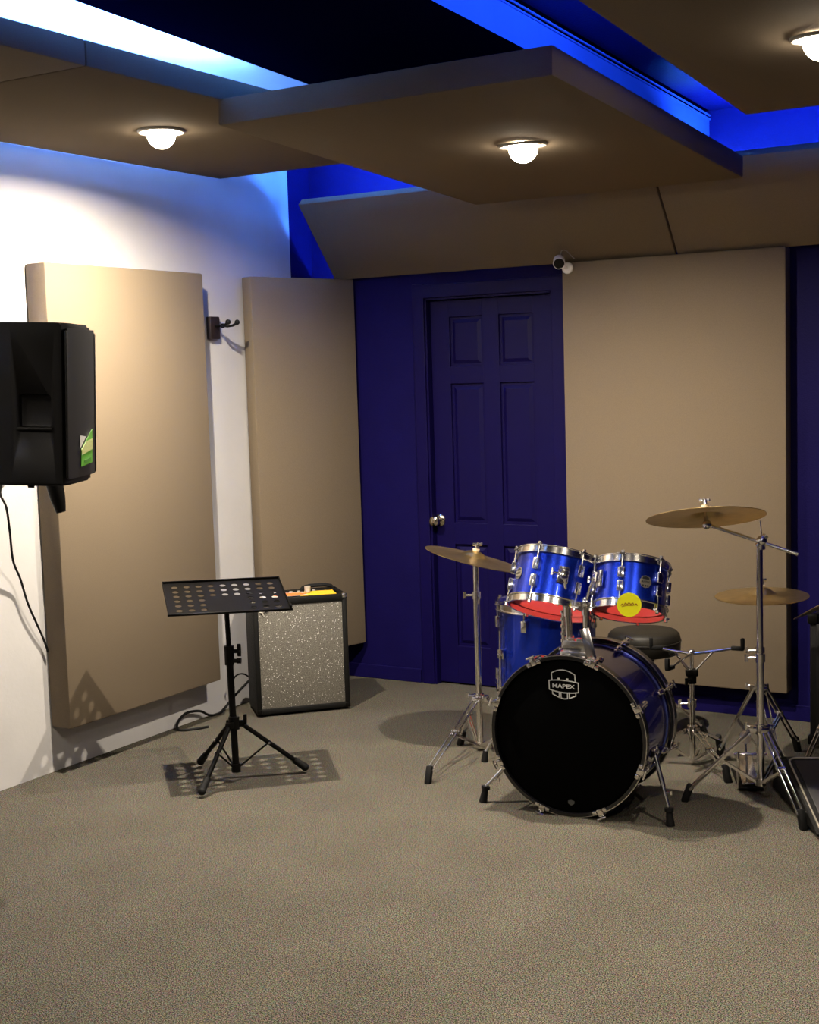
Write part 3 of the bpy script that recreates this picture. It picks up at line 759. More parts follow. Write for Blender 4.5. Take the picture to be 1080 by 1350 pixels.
def stand_leg(t, base, zc, foot, low, bar=0.011, brace=0.5, rcol=0.026):
    """double-braced leg: two flat bars from the collar to the foot, a brace to the lower sleeve"""
    base, foot = V(base), V(foot)
    d = V((foot.x-base.x, foot.y-base.y, 0)).normalized(); s_ = V((-d.y, d.x, 0))
    p0 = V((base.x, base.y, zc)) + d*rcol; p1 = foot + UP*0.045 - d*0.012
    ax = (p1-p0).normalized(); nn = ax.cross(s_)
    mb = MB()
    for q in (-1, 1):
        mb.box((p0+p1)/2 + s_*q*bar, ((p1-p0).length, 0.004, 0.011), (ax, s_, nn), bev=0.001)
    for f in (0.02, 0.46, 0.98):
        c = p0.lerp(p1, f); mb.cyl(c - s_*(bar+0.006), c + s_*(bar+0.006), 0.0058, n=10)
    lg = build(mb, 'leg', 'chrome', t)
    m_ = p0.lerp(p1, brace); l0 = V((base.x, base.y, low)) + d*0.016
    bx = (m_-l0).normalized()
    mb = MB()
    for q in (-1, 1): mb.box((m_+l0)/2 + s_*q*(bar-0.005), ((m_-l0).length, 0.003, 0.009), (bx, s_, bx.cross(s_)))
    build(mb, 'brace', 'chrome', lg)
    mb = MB(); f0 = foot + UP*0.012
    mb.box(p1.lerp(f0, 0.45), (0.075, 0.026, 0.026), ((p1-f0).normalized(), s_, (p1-f0).normalized().cross(s_)), bev=0.008); build(mb, 'rubber_foot', 'rubber', lg)
def clamp(mb, c, d, r=0.018, h=0.03):
    c = V(c); d = V(d)
    mb.cyl(c - UP*h/2, c + UP*h/2, r, n=18)
    mb.cyl(c + d*r*0.8, c + d*(r+0.030), 0.005, n=8)
    mb.cyl(c + d*(r+0.030) - UP*0.014, c + d*(r+0.030) + UP*0.014, 0.0065, n=8)
def stand(name, base, zc, low, top, feet, label, joints, r=0.0105, group=None):
    base = V((base[0], base[1], 0)); t = thing(name, base, label, 'stand', 'chrome cymbal stands')
    zs = [low] + [j for j, _ in joints] + [top]
    for i, (z0, z1) in enumerate(zip(zs, zs[1:])):
        mb = MB(); mb.cyl(base + UP*z0, base + UP*z1, (0.0135, 0.0115, 0.0085)[min(i, 2)], n=20); build(mb, 'pole', 'chrome', t)
    for z, d in joints:
        mb = MB(); clamp(mb, base + UP*z, d); build(mb, 'height_clamp', 'chrome', t)
    mb = MB(); mb.cyl(base + UP*(zc-0.018), base + UP*(zc+0.018), 0.021, n=20)
    for f in feet:
        d = (V(f)-base); d.z = 0; d.normalize(); mb.box(base + UP*zc + d*0.026, (0.026, 0.032, 0.024), (d, d.cross(UP), UP), bev=0.004)
    d = nrmz(-right + view*0.2); mb.cyl(base + UP*(zc+0.008), base + UP*(zc+0.008) + d*0.05, 0.0045, n=8); mb.cyl(base + UP*(zc-0.004) + d*0.05, base + UP*(zc+0.02) + d*0.05, 0.006, n=8)
    build(mb, 'leg_collar', 'chrome', t)
    mb = MB(); mb.cyl(base + UP*(low-0.012), base + UP*(low+0.012), 0.019, n=18); build(mb, 'lower_sleeve', 'chrome', t)
    for f in feet: stand_leg(t, base, zc, f, low)
    return t, base

# left cymbal stand
s1, bs = stand('cymbal_stand', (-2.632, 4.95), 0.222, 0.024, 0.785, [(-2.600, 4.455, 0), (-2.745, 4.985, 0), (-2.30, 5.02, 0)],
      'chrome cymbal stand left of the drum kit in front of the navy door', [(0.655, nrmz(-right))])
ca = nrmz(V((0,0,1)) + right*0.27 + view*0.03)
cymbal((-2.636, 4.95, 0.815), ca, 0.207, 'bronze cymbal tilted down to the right on the stand before the navy door')
wingnut(s1, (-2.636, 4.95, 0.815), ca)

# boom stand on the right
s2, bs2 = stand('cymbal_stand', (-1.393, 4.75), 0.272, 0.078, 0.944, [(-1.640, 4.655, 0), (-1.185, 4.530, 0), (-1.330, 4.955, 0)],
      'tall chrome boom stand at the right of the kit with an angled arm', [(0.53, nrmz(-right))])
pv2 = V((-1.385, 4.75, 0.948)); e_l = V((-1.583, 4.75, 1.000)); e_r = V((-1.257, 4.75, 0.905))
mb = MB(); mb.sphere(pv2, 0.019, 18, 12); mb.cyl(pv2 - right*0.016 - UP*0.02, pv2 + right*0.016 + UP*0.02, 0.011, n=16); mb.cyl(pv2 - UP*0.03, pv2, 0.013, n=16); mb.cyl(pv2 + UP*0.01, pv2 + UP*0.072 - right*0.004, 0.0025, n=8); build(mb, 'boom_tilter', 'chrome', s2)
mb = MB(); mb.cyl(e_r + (e_r-pv2).normalized()*0.0, e_l, 0.0062, n=14); build(mb, 'boom_arm', 'chrome', s2)
ca2 = nrmz(V((0,0,1)) + view*0.29 - right*0.03); cc2 = V((-1.592, 4.765, 1.026))
mb = MB(); mb.sphere(e_l - view*0.004, 0.017, 16, 10); mb.cyl(e_l, cc2, 0.008, n=12); mb.sphere(e_l, 0.013, 12, 8); build(mb, 'cymbal_tilter', 'chrome', s2)
cymbal(cc2 + ca2*0.008, ca2, 0.213, 'bronze cymbal highest of all on the boom arm before the beige back panel')
wingnut(s2, cc2 + ca2*0.008, ca2)

# straight stand behind it
s3, bs3 = stand('cymbal_stand', (-1.525, 5.20), 0.312, 0.07, 0.665, [(-1.70, 5.21, 0), (-1.40, 5.03, 0), (-1.45, 5.46, 0)],
      'straight chrome stand directly behind the boom stand, legs lost in shadow', [(0.46, nrmz(-right))])
ca3 = nrmz(V((0,0,1)) - view*0.03 - right*0.02)
cymbal((-1.517, 5.20, 0.685), ca3, 0.178, 'bronze cymbal lying level on the straight stand, lowest at right')
wingnut(s3, (-1.517, 5.20, 0.685), ca3)
mb = MB(); mb.lathe((-1.522, 5.20, 0.652), UP, [(0,0),(0.022,0),(0.024,0.010),(0.012,0.014),(0,0.014)], 18); build(mb, 'cymbal_seat', 'rubber', s3)
# partly seen cymbal on its stand at the right edge
s4, bs4 = stand('cymbal_stand', (-1.225, 5.22), 0.30, 0.07, 0.66, [(-1.34, 5.10, 0), (-1.03, 5.06, 0), (-1.22, 5.43, 0)],
      'chrome stand standing at the right frame edge before the black cabinet', [(0.45, nrmz(-right))])
ca4 = nrmz(V((0,0,1)) - right*0.46 + view*0.30)
cymbal((-1.228, 5.22, 0.69), ca4, 0.19, 'dark bronze cymbal tilted up to the right at the frame edge')
wingnut(s4, (-1.228, 5.22, 0.69), ca4)

# snare stand without its drum
sn = V((-1.766, 5.10, 0)); t = thing('snare_stand', sn, 'empty chrome snare stand with rubber-tipped arms right of the bass drum', 'stand')
mb = MB(); mb.cyl(sn + UP*0.02, sn + UP*0.26, 0.0125, n=18); build(mb, 'pole', 'chrome', t)
mb = MB(); mb.cyl(sn + UP*0.24, sn + UP*0.37, 0.0095, n=16); build(mb, 'pole', 'chrome', t)
mb = MB(); clamp(mb, sn + UP*0.25, nrmz(-right)); build(mb, 'height_clamp', 'chrome', t)
mb = MB(); clamp(mb, sn + UP*0.345, nrmz(-right*0.6-view)); mb.box(sn + UP*0.372, (0.05, 0.034, 0.030), (right, view, UP), bev=0.008); build(mb, 'basket_tilter', 'black', t)
mb = MB(); mb.cyl(sn + UP*0.385, sn + UP*0.45, 0.007, n=12); mb.sphere(sn + UP*0.452, 0.014, 12, 8); build(mb, 'basket_screw', 'chrome', t)
for tip in (V((-1.571, 5.10, 0.482)), V((-1.905, 5.05, 0.470)), V((-1.800, 4.93, 0.42))):
    o0 = sn + UP*0.448; lo_ = sn + UP*0.385; m_ = o0.lerp(tip, 0.52)
    dd = V((tip.x-sn.x, tip.y-sn.y, 0)).normalized()
    mb = MB(); mb.tube([o0 + dd*0.012, m_, tip - dd*0.02], 0.0052, 10); mb.tube([lo_ + dd*0.018, o0.lerp(tip, 0.45)], 0.0045, 8)
    arm = build(mb, 'arm', 'chrome', t)
    mb = MB(); mb.box(tip - dd*0.012, (0.050, 0.018, 0.016), (dd, dd.cross(UP), UP), bev=0.004); mb.box(tip + dd*0.008 + UP*0.018, (0.014, 0.018, 0.046), (dd, dd.cross(UP), UP), bev=0.004)
    build(mb, 'rubber_tip', 'rubber', arm)
mb = MB(); mb.cyl(sn + UP*0.125, sn + UP*0.16, 0.020, n=18); build(mb, 'leg_collar', 'chrome', t)
for f in (V((-1.575, 4.94, 0)), V((-1.97, 5.05, 0)), V((-1.74, 5.36, 0))): stand_leg(t, sn, 0.14, f, 0.03, bar=0.010)

# throne
th_ = V((-2.097, 5.45, 0)); t = thing('drum_throne', th_, 'round black vinyl drum stool behind the bass drum', 'stool')
mb = MB(); mb.lathe(th_ + UP*0.352, UP, [(0,0),(0.120,0),(0.142,0.006),(0.153,0.022),(0.155,0.062),(0.150,0.088),(0.136,0.102),(0.10,0.109),(0,0.111)], 56); seat = build(mb, 'seat', 'vinyl', t)
mb = MB(); mb.lathe(th_ + UP*0.352, UP, [(0.1545,0.056),(0.1575,0.058),(0.1575,0.062),(0.1545,0.064)], 56, closed=True); build(mb, 'piping', 'vinyl', seat)
vt = nrmz((th_.x, th_.y, 0)); rt = V((vt.y, -vt.x, 0))
def on_seat(ang): d = -vt*math.cos(ang) + rt*math.sin(ang); return th_ + UP*0.385 + d*0.1555, d, UP.cross(d)
o, d, tt = on_seat(0.82)
mb = MB()
mb.ribbon(o, tt, UP, [(0.019*math.cos(2*PI*i/20), 0.019*math.sin(2*PI*i/20)) for i in range(20)], 0.0032, 0.001, closed=True)
for q in (-0.005, 0.001, 0.007): mb.ribbon(o, tt, UP, [(-0.012, q), (0.012, q)], 0.003, 0.001)
build(mb, 'seat_emblem', 'print_dim', seat, smooth=False)
o, d, tt = on_seat(-0.35)
mb = MB(); mb.ribbon(o, tt, UP, [(-0.018,-0.008),(0.018,0.014)], 0.006, 0.001); mb.ribbon(o, tt, UP, [(-0.018,0.014),(0.018,-0.008)], 0.006, 0.001)
build(mb, 'seat_print', 'print_dim', seat, smooth=False)
mb = MB(); mb.cyl(th_ + UP*0.04, th_ + UP*0.34, 0.016, n=18); mb.cyl(th_ + UP*0.325, th_ + UP*0.356, 0.05, n=24); build(mb, 'post', 'chrome', t)
mb = MB(); mb.cyl(th_ + UP*0.20, th_ + UP*0.235, 0.024, n=18); build(mb, 'leg_collar', 'chrome', t)
for ang in (0.4, 2.5, 4.6): stand_leg(t, th_, 0.215, th_ + V((math.cos(ang)*0.25, math.sin(ang)*0.25, 0)), 0.05)

# bass drum pedal standing by the stands
pd = V((-1.515, 4.985, 0)); t = thing('drum_pedal', pd, 'bass drum pedal with cream felt beater on the floor behind the boom stand', 'pedal')
pu = right; pvv = view
mb = MB(); mb.box(pd + UP*0.008, (0.09, 0.26, 0.012), (pu, pvv, UP), bev=0.004); build(mb, 'base_plate', 'black', t)
mb = MB(); fb = nrmz(pvv*0.24 + UP*0.05); mb.box(pd + UP*0.045, (0.062, 0.23, 0.008), (pu, fb, pu.cross(fb)), bev=0.003); build(mb, 'footboard', 'chrome_soft', t)
for q in (-1, 1):
    mb = MB(); mb.box(pd + pu*q*0.045 - pvv*0.11 + UP*0.075, (0.010, 0.018, 0.14), (pu, pvv, UP), bev=0.003); build(mb, 'upright', 'chrome', t)
mb = MB(); mb.cyl(pd - pu*0.06 - pvv*0.11 + UP*0.135, pd + pu*0.06 - pvv*0.11 + UP*0.135, 0.006, n=12); build(mb, 'axle', 'chrome', t)
bh = pd - pvv*0.06 + UP*0.185 - pu*0.012
mb = MB(); mb.tube([pd - pvv*0.11 + UP*0.03 - pu*0.012, pd - pvv*0.09 + UP*0.10 - pu*0.012, bh], 0.004, 10); sh = build(mb, 'beater_rod', 'chrome', t)
mb = MB(); mb.cyl(bh - pvv*0.028, bh + pvv*0.028, 0.017, n=24); build(mb, 'beater', 'felt', t)

# ------------------------------------------------------------------ music stand
ms = V((-3.295, 4.155, 0)); t = thing('music_stand', ms, 'black folding music stand with a perforated tray near the white wall', 'stand')
TLc, TRc, BRc, BLc = V((-3.605,4.127,0.773)), V((-3.27,4.46,0.763)), V((-3.058,4.243,0.684)), V((-3.393,3.911,0.694))
cT = (TLc+TRc+BRc+BLc)/4; tu = (TRc-TLc).normalized(); tv = (TLc-BLc); tv = (tv - tu*tv.dot(tu)).normalized(); tn = tu.cross(tv)
W, D = 0.470, 0.321
mb = MB(); nc, nr = 9, 6; mx_, my_ = 0.022, 0.024; cw_, ch_ = (W-2*mx_)/nc, (D-2*my_)/nr
def P2(x, y, z=0.0): return cT + tu*x + tv*y + tn*z
grid = {}
def gv(i, j, k):
    if (i, j, k) not in grid: grid[(i, j, k)] = mb.bm.verts.new(P2(-W/2+mx_+i*cw_, -D/2+my_+j*ch_, -0.0015*k))
    return grid[(i, j, k)]
for i in range(nc):
    for j in range(nr):
        q = [(i,j),(i+1,j),(i+1,j+1),(i,j+1)]
        hole = not (i in (3,4,5) and j < 3)
        if i in (6,) and j < 3: hole = True
        if not hole:
            for k in (0, 1): mb.bm.faces.new([gv(a_, b_, k) for a_, b_ in (q if k == 0 else q[::-1])])
            continue
        cx, cy = -W/2+mx_+(i+.5)*cw_, -D/2+my_+(j+.5)*ch_
        n = 16; rings = []
        for k in (0, 1):
            ring = [mb.bm.verts.new(P2(cx + 0.0125*math.cos(2*PI*(m+.5)/n + PI), cy + 0.0125*math.sin(2*PI*(m+.5)/n + PI), -0.0015*k)) for m in range(n)]
            rings.append(ring)
            cr = [gv(a_, b_, k) for a_, b_ in q]   # corners at angles -135,-45,45,135
            for c4 in range(4):
                seg = [ring[(2 + 4*c4 + m - 0) % n] for m in range(-2+0, 3)] if False else None
            # ring index m is at angle 180+(m+.5)*22.5; corner 0 (-135) lies between m=1 and m=2
            for c4 in range(4):
                a0 = (4*c4 + 2) % n; idx = [(a0 + m) % n for m in range(4)]
                f1 = [cr[c4], cr[(c4+1) % 4]] + [ring[m] for m in idx[::-1]]
                mb.bm.faces.new(f1 if k == 0 else f1[::-1])
                f2 = [cr[c4], ring[idx[0]], ring[(idx[0]-1) % n]]
                mb.bm.faces.new(f2 if k == 0 else f2[::-1])
        for m in range(n):
            mb.bm.faces.new((rings[0][m], rings[0][(m+1) % n], rings[1][(m+1) % n], rings[1][m]))
# solid margins
for x0, x1, y0, y1 in ((-W/2, W/2, -D/2, -D/2+my_), (-W/2, W/2, D/2-my_, D/2), (-W/2, -W/2+mx_, -D/2+my_, D/2-my_), (W/2-mx_, W/2, -D/2+my_, D/2-my_)):
    mb.box(P2((x0+x1)/2, (y0+y1)/2, -0.00075), (x1-x0, y1-y0, 0.0015), (tu, tv, tn))
tray = build(mb, 'tray', 'black', t, smooth=False)
mb = MB(); mb.box(P2(0, D/2-0.002, 0.004), (W, 0.004, 0.010), (tu, tv, tn), bev=0.0015); mb.box(P2(0, -D/2+0.002, 0.003), (W+0.006, 0.004, 0.009), (tu, tv, tn), bev=0.0015); mb.box(P2(W/2-0.004, -D/2+0.012, 0.010), (0.008, 0.024, 0.022), (tu, tv, tn), bev=0.002)
for q in (-1, 1): mb.box(P2(q*(W/2-0.002), 0, 0.003), (0.004, D, 0.008), (tu, tv, tn), bev=0.0015)
build(mb, 'tray_lip', 'black', tray)
hd = P2(0, -0.02, -0.03)
mb = MB(); mb.box(P2(0, -0.03, -0.012), (0.10, 0.12, 0.012), (tu, tv, tn), bev=0.004); mb.cyl(hd - tu*0.035 - tn*0.0, hd + tu*0.035, 0.014, n=16); mb.cyl(hd - tu*0.045, hd - tu*0.075, 0.013, n=14); build(mb, 'tray_bracket', 'black', t)
ptop = V((hd.x, hd.y, hd.z-0.01)); pb = V((ms.x, ms.y, 0.055))
mb = MB(); mb.cyl(pb, pb.lerp(ptop, 0.70), 0.0135, n=18); build(mb, 'pole', 'black', t)
mb = MB(); mb.cyl(pb.lerp(ptop, 0.66), ptop, 0.0095, n=16); build(mb, 'pole', 'black', t)
cz = pb.lerp(ptop, 0.72)
mb = MB(); mb.cyl(cz - UP*0.045, cz + UP*0.03, 0.019, n=18)
for dz, l in ((0.008, 0.042), (-0.03, 0.034)): mb.cyl(cz + UP*dz, cz + UP*dz + right*l, 0.008, n=10)
mb.box(cz + UP*0.012 + right*0.040, (0.016, 0.010, 0.050), (right, view, UP), bev=0.004); mb.cyl(cz - UP*0.03 + right*0.030, cz - UP*0.03 + right*0.046, 0.011, n=12)
build(mb, 'height_clamp', 'black', t)
zc = 0.232
mb = MB(); mb.cyl(V((ms.x,ms.y,zc-0.02)), V((ms.x,ms.y,zc+0.03)), 0.022, n=18); mb.cyl(V((ms.x,ms.y,zc+0.01)), V((ms.x,ms.y,zc+0.01)) + right*0.04, 0.006, n=8); mb.box(V((ms.x,ms.y,zc+0.02)) + right*0.045, (0.014, 0.010, 0.04), (right, view, UP), bev=0.004)
feet = (V((-3.288, 3.935, 0)), V((-3.115, 4.365, 0)), V((-3.555, 4.255, 0)))
for f in feet:
    d = (f-ms); d.z = 0; d.normalize(); mb.box(V((ms.x,ms.y,zc)) + d*0.026, (0.03, 0.028, 0.024), (d, d.cross(UP), UP), bev=0.004)
build(mb, 'leg_collar', 'black', t)
mb = MB(); mb.cyl(V((ms.x,ms.y,0.042)), V((ms.x,ms.y,0.075)), 0.018, n=18); build(mb, 'lower_sleeve', 'black', t)
for f in feet:
    d = (f-ms); d.z = 0; d.normalize()
    p0 = V((ms.x,ms.y,zc-0.004)) + d*0.032; p1 = f + UP*0.026
    mb = MB(); mb.cyl(p0, p1, 0.0095, n=14)
    for q in (0.0, 0.42):
        c_ = p0.lerp(p1, q); mb.cyl(c_ - d.cross(UP)*0.013, c_ + d.cross(UP)*0.013, 0.005, n=8)
    lg = build(mb, 'leg', 'black', t)
    mb = MB(); mb.cyl(p0.lerp(p1, 0.42), V((ms.x,ms.y,0.06)) + d*0.014, 0.004, n=8); build(mb, 'brace', 'black', lg)
    mb = MB(); ax = (p1-p0).normalized(); mb.cyl(p1 - ax*0.055, p1, 0.013, 0.0155, n=14); mb.sphere(p1 + UP*0.0, 0.0165, 14, 10); build(mb, 'rubber_foot', 'rubber', lg)
    mb = MB(); c_ = p0.lerp(p1, 0.42); sd = d.cross(UP)
    for s_ in (-1, 1): mb.sphere(c_ + sd*s_*0.013, 0.0055, 10, 6)
    build(mb, 'rivet', 'chrome', lg)

# ------------------------------------------------------------------ guitar amplifier
A0, A1 = V((-3.83, 5.006, 0)), V((-3.522, 5.328, 0))
au = (A1-A0).normalized(); an = V((au.y, -au.x, 0)); aw = (A1-A0).length; ah = 0.556; ad = 0.235
ac = (A0+A1)/2 - an*ad/2
t = thing('guitar_amplifier', (ac.x, ac.y, 0), 'black guitar amplifier with silver sparkle grille cloth in the corner', 'amplifier')
mb = MB(); fz = 0.012; tk = 0.024
AX = (au, an, UP)
def ab(x, y, z): return A0 + au*x + an*y + UP*z     # y: towards the room, 0 = front edge
mb.box(ab(tk/2, -ad/2, (ah+fz)/2), (tk, ad, ah-fz), AX, bev=0.006); mb.box(ab(aw-tk/2, -ad/2, (ah+fz)/2), (tk, ad, ah-fz), AX, bev=0.006)
mb.box(ab(aw/2, -ad/2, fz+0.013), (aw-0.004, ad, 0.026), AX, bev=0.005)
mb.box(ab(aw/2, -0.018, ah-0.017), (aw-0.004, 0.036, 0.034), AX, bev=0.005); mb.box(ab(aw/2, -ad+0.03, ah-0.014), (aw-0.004, 0.06, 0.028), AX, bev=0.005)
mb.box(ab(aw/2, -ad+0.01, ah/2), (aw-0.02, 0.016, ah-0.05), AX)
build(mb, 'cabinet', 'tolex', t)
mb = MB(); mb.box(ab(aw/2, -0.012, (fz+0.024+ah-0.032)/2), (aw-2*tk+0.004, 0.010, ah-0.034-fz-0.022), AX, bev=0.002); build(mb, 'grille_cloth', 'sparkle', t)
mb = MB(); mb.box(ab(aw/2, -0.10, ah-0.020), (aw-2*tk, 0.14, 0.010), AX); cp = build(mb, 'control_panel', 'black', t)
for i in range(8):
    mb = MB(); x = 0.06 + i*0.037; mb.cyl(ab(x, -0.150, ah-0.016), ab(x, -0.150, ah+0.004), 0.0105, 0.008, 14); build(mb, 'knob', 'cream', cp)
mb = MB(); mb.tube([ab(aw*0.60, -ad+0.035, ah-0.002), ab(aw*0.62, -ad+0.035, ah+0.010), ab(aw*0.70, -ad+0.035, ah+0.017), ab(aw*0.86, -ad+0.035, ah+0.017), ab(aw*0.93, -ad+0.035, ah+0.010), ab(aw*0.95, -ad+0.035, ah-0.002)], 0.009, 10); build(mb, 'handle', 'rubber', t)
for x in (0.012, aw-0.012):
    for z in (0.024, ah-0.010):
        mb = MB(); mb.box(ab(x, -0.010, z), (0.026, 0.028, 0.024), AX, bev=0.006); build(mb, 'corner_protector', 'chrome_soft' if z > 0.3 else 'black', t)
for x in (0.05, aw-0.05):
    for y in (-0.04, -ad+0.04):
        mb = MB(); mb.cyl(ab(x, y, 0), ab(x, y, fz+0.002), 0.016, n=14); build(mb, 'foot', 'rubber', t)
mb = MB(); q0 = ab(tk+0.006, -0.004, ah-0.062)
mb.tube([q0, q0 + au*0.012 + an*0.003, q0 + au*0.016 - UP*0.014 + an*0.003], 0.0032, 8); mb.tube([q0 + au*0.012 + an*0.003, q0 + au*0.040 + UP*0.010 + an*0.003], 0.0025, 8); build(mb, 'fabric_tag', 'cream', t)
# flyers and a small pot on the amplifier
mb = MB(); mb.box(ab(0.315, -0.065, ah+0.0015), (0.17, 0.115, 0.002), (nrmz(au+an*0.05), nrmz(an-au*0.05), UP))
o = build(mb, 'flyer', 'paper_yellow', base=ab(0.315, -0.065, ah), smooth=False); tag(o, 'yellow flyer lying on the amplifier top at the right', 'paper')
f2 = thing('flyer', ab(0.155, -0.060, ah), 'white and orange flyer lying on the amplifier top at the left', 'paper')
mb = MB(); mb.box(ab(0.155, -0.060, ah+0.0035), (0.21, 0.10, 0.0016), (nrmz(au-an*0.06), nrmz(an+au*0.06), UP)); build(mb, 'sheet', 'paper_white', f2, smooth=False)
mb = MB(); mb.extrude(ab(0.185, -0.055, ah+0.0043), au, -an, [(0.078*math.cos(2*PI*i/28), 0.044*math.sin(2*PI*i/28)) for i in range(28)], 0.0006); build(mb, 'orange_print', 'paper_orange', f2, smooth=False)
mb = MB(); c_ = ab(0.275, -0.080, ah+0.0044); mb.lathe(c_, UP, [(0,0),(0.013,0),(0.015,0.016),(0.0145,0.030),(0.012,0.030),(0.012,0.004),(0,0.004)], 20)
o = build(mb, 'small_cup', 'cream', base=c_); tag(o, 'small white cup standing on the flyers on the amplifier', 'cup')

# power lead of the amplifier
def cable(name, pts, r, m, label, smooth=8):
    P = [V(p) for p in pts]; out = []
    for i in range(len(P)-1):
        p0, p1, p2, p3 = P[max(i-1,0)], P[i], P[i+1], P[min(i+2,len(P)-1)]
        for k in range(smooth):
            u_ = k/smooth
            out.append(0.5*((2*p1) + (p2-p0)*u_ + (2*p0-5*p1+4*p2-p3)*u_*u_ + (3*p1-p0-3*p2+p3)*u_**3))
    out.append(P[-1])
    mb = MB(); mb.tube(out, r, 8); o = build(mb, name, m, base=P[0]); return tag(o, label, 'cable')
cable('power_cable', [(-4.03,5.22,0.12), (-4.045,5.11,0.06), (-4.045,5.00,0.006), (-4.05,4.93,0.010), (-4.052,4.86,0.045), (-4.058,4.77,0.055), (-4.050,4.70,0.03), (-4.02,4.67,0.006), (-3.97,4.70,0.006), (-3.93,4.77,0.006)], 0.006, 'rubber', 'black power lead looped on the carpet left of the amplifier')
cable('signal_cable', [(-4.02,5.25,0.10), (-4.03,5.18,0.155), (-4.02,5.10,0.165), (-4.01,5.06,0.14), (-4.01,5.07,0.115)], 0.004, 'rubber', 'short black cord curling behind the side of the amplifier')

# ------------------------------------------------------------------ loudspeaker on the left wall
fA = V((-3.284, 3.449, 0)); fn = V((0.89, 0.456, 0)).normalized(); fu = V((fn.y, -fn.x, 0))     # fu runs along the front towards the camera
sw, sd, z0, z1 = 0.322, 0.34, 1.258, 1.772
def sb(x, y, z): return fA + fu*x - fn*y + UP*z
sc_ = sb(sw/2, sd/2, 0)
t = thing('loudspeaker', (sc_.x, sc_.y, z0), 'black loudspeaker on the left wall with a green sticker on its front', 'speaker')
prof = [(0.0,0.030),(0.012,0.012),(0.05,0.0),(sw-0.05,0.0),(sw-0.012,0.012),(sw,0.030),(sw,0.175),(sw-0.07,sd),(0.07,sd),(0.0,0.175)]
mb = MB(); A = [mb.bm.verts.new(sb(x,y,z0)) for x,y in prof]; Bv = [mb.bm.verts.new(sb(x,y,z1)) for x,y in prof]
mb.bm.faces.new(A[::-1]); mb.bm.faces.new(Bv)
for i in range(len(prof)): mb.bm.faces.new((A[i], A[(i+1)%len(prof)], Bv[(i+1)%len(prof)], Bv[i]))
bmesh.ops.recalc_face_normals(mb.bm, faces=mb.bm.faces[:])
bmesh.ops.bevel(mb.bm, geom=[e for e in mb.bm.edges if abs((e.verts[0].co-e.verts[1].co).z) < 1e-5], offset=0.008, segments=2, affect='EDGES')
cabo = build(mb, 'cabinet', 'plastic', t)
# pockets for the hands cut into both sides
for s_ in (1, -1):
    ca_, cb_ = (sb(sw,0.13,0), sb(sw-0.07,sd,0)) if s_ > 0 else (sb(0,0.13,0), sb(0.07,sd,0))
    cm = MB(); d_ = nrmz(cb_-ca_); o_ = V((-d_.y, d_.x, 0)); o_ = o_ if o_.dot(fu*s_) > 0 else -o_
    c_ = sb(sw if s_ > 0 else 0, 0.095, (z0+z1)/2-0.02)
    cm.box(c_, (0.105, 0.05, 0.105), (fn, fu, UP), bev=0.012)
    co = build(cm, 'cutter', 'plastic', t)
    md_ = cabo.modifiers.new('pocket', 'BOOLEAN'); md_.object = co; md_.operation = 'DIFFERENCE'; md_.solver = 'EXACT'
    bpy.context.view_layer.update(); dg = bpy.context.evaluated_depsgraph_get()
    nm = bpy.data.meshes.new_from_object(cabo.evaluated_get(dg)); cabo.modifiers.clear(); cabo.data = nm
    bpy.data.objects.remove(co)
    mb = MB(); mb.box(c_ + fu*s_*0.002 - UP*0.056, (0.115, 0.014, 0.010), (fn, fu, UP), bev=0.004); build(mb, 'handle_lip', 'plastic', t)
# steel grille over the front, nearly flat, wrapping the near corner
mb = MB(); n = 12; zz = (z0+0.022, z1-0.016)
gp = [(0.018+(sw-0.036)*i/n, -0.003-0.005*4*(i/n)*(1-i/n)) for i in range(n+1)]
lo = [[mb.bm.verts.new(sb(x,y-k,z)) for x,y in gp] for z in zz for k in (0.0, 0.003)]
for r_ in ((0,2),(1,3),(0,1),(2,3)):
    for i in range(n): mb.bm.faces.new((lo[r_[0]][i], lo[r_[0]][i+1], lo[r_[1]][i+1], lo[r_[1]][i]))
for i in (0, n): mb.bm.faces.new((lo[0][i], lo[1][i], lo[3][i], lo[2][i]))
gr = build(mb, 'grille', 'grille', t)
mb = MB()
for x in (0.010, sw-0.010):
    mb = MB(); mb.box(sb(x, -0.004, (z0+z1)/2), (0.012, 0.008, z1-z0-0.05), (fu, fn, UP), bev=0.004); build(mb, 'front_rim', 'plastic', t)
# sticker on the grille, its top corner peeled
sn_ = fn; so_ = sb(0.195, -0.0122, 1.318)
def stk(pts, th0):
    mb = MB(); mb.extrude(so_ + sn_*th0, -fu, UP, pts, 0.0012); return mb
st_o = build(stk([(0.0,-0.006),(0.122,0.002),(0.126,0.112),(0.118,0.108),(0.002,0.050)], 0.0), 'sticker', 'green', t, smooth=False)
build(stk([(0.004,0.032),(0.122,0.046),(0.124,0.080),(0.055,0.074),(0.004,0.050)], 0.0012), 'sticker_band', 'pale_yellow', st_o, smooth=False)
build(stk([(0.030,0.002),(0.104,0.008),(0.104,0.020),(0.030,0.014)], 0.0012), 'sticker_print', 'green_dark', st_o, smooth=False)
build(stk([(-0.008,0.056),(0.056,0.090),(-0.010,0.096)], 0.0), 'sticker', 'paper_white', t, smooth=False)
# connector plate, lettering mark, bolt and yoke under the cabinet
mb = MB(); cb = sb(sw*0.55, 0.16, z0); mb.cyl(cb, cb - UP*0.018, 0.011, n=14); build(mb, 'bolt', 'black', t)
t.rotation_mode = 'QUATERNION'; t.rotation_quaternion = Quaternion(fu, -0.045)     # aimed slightly down
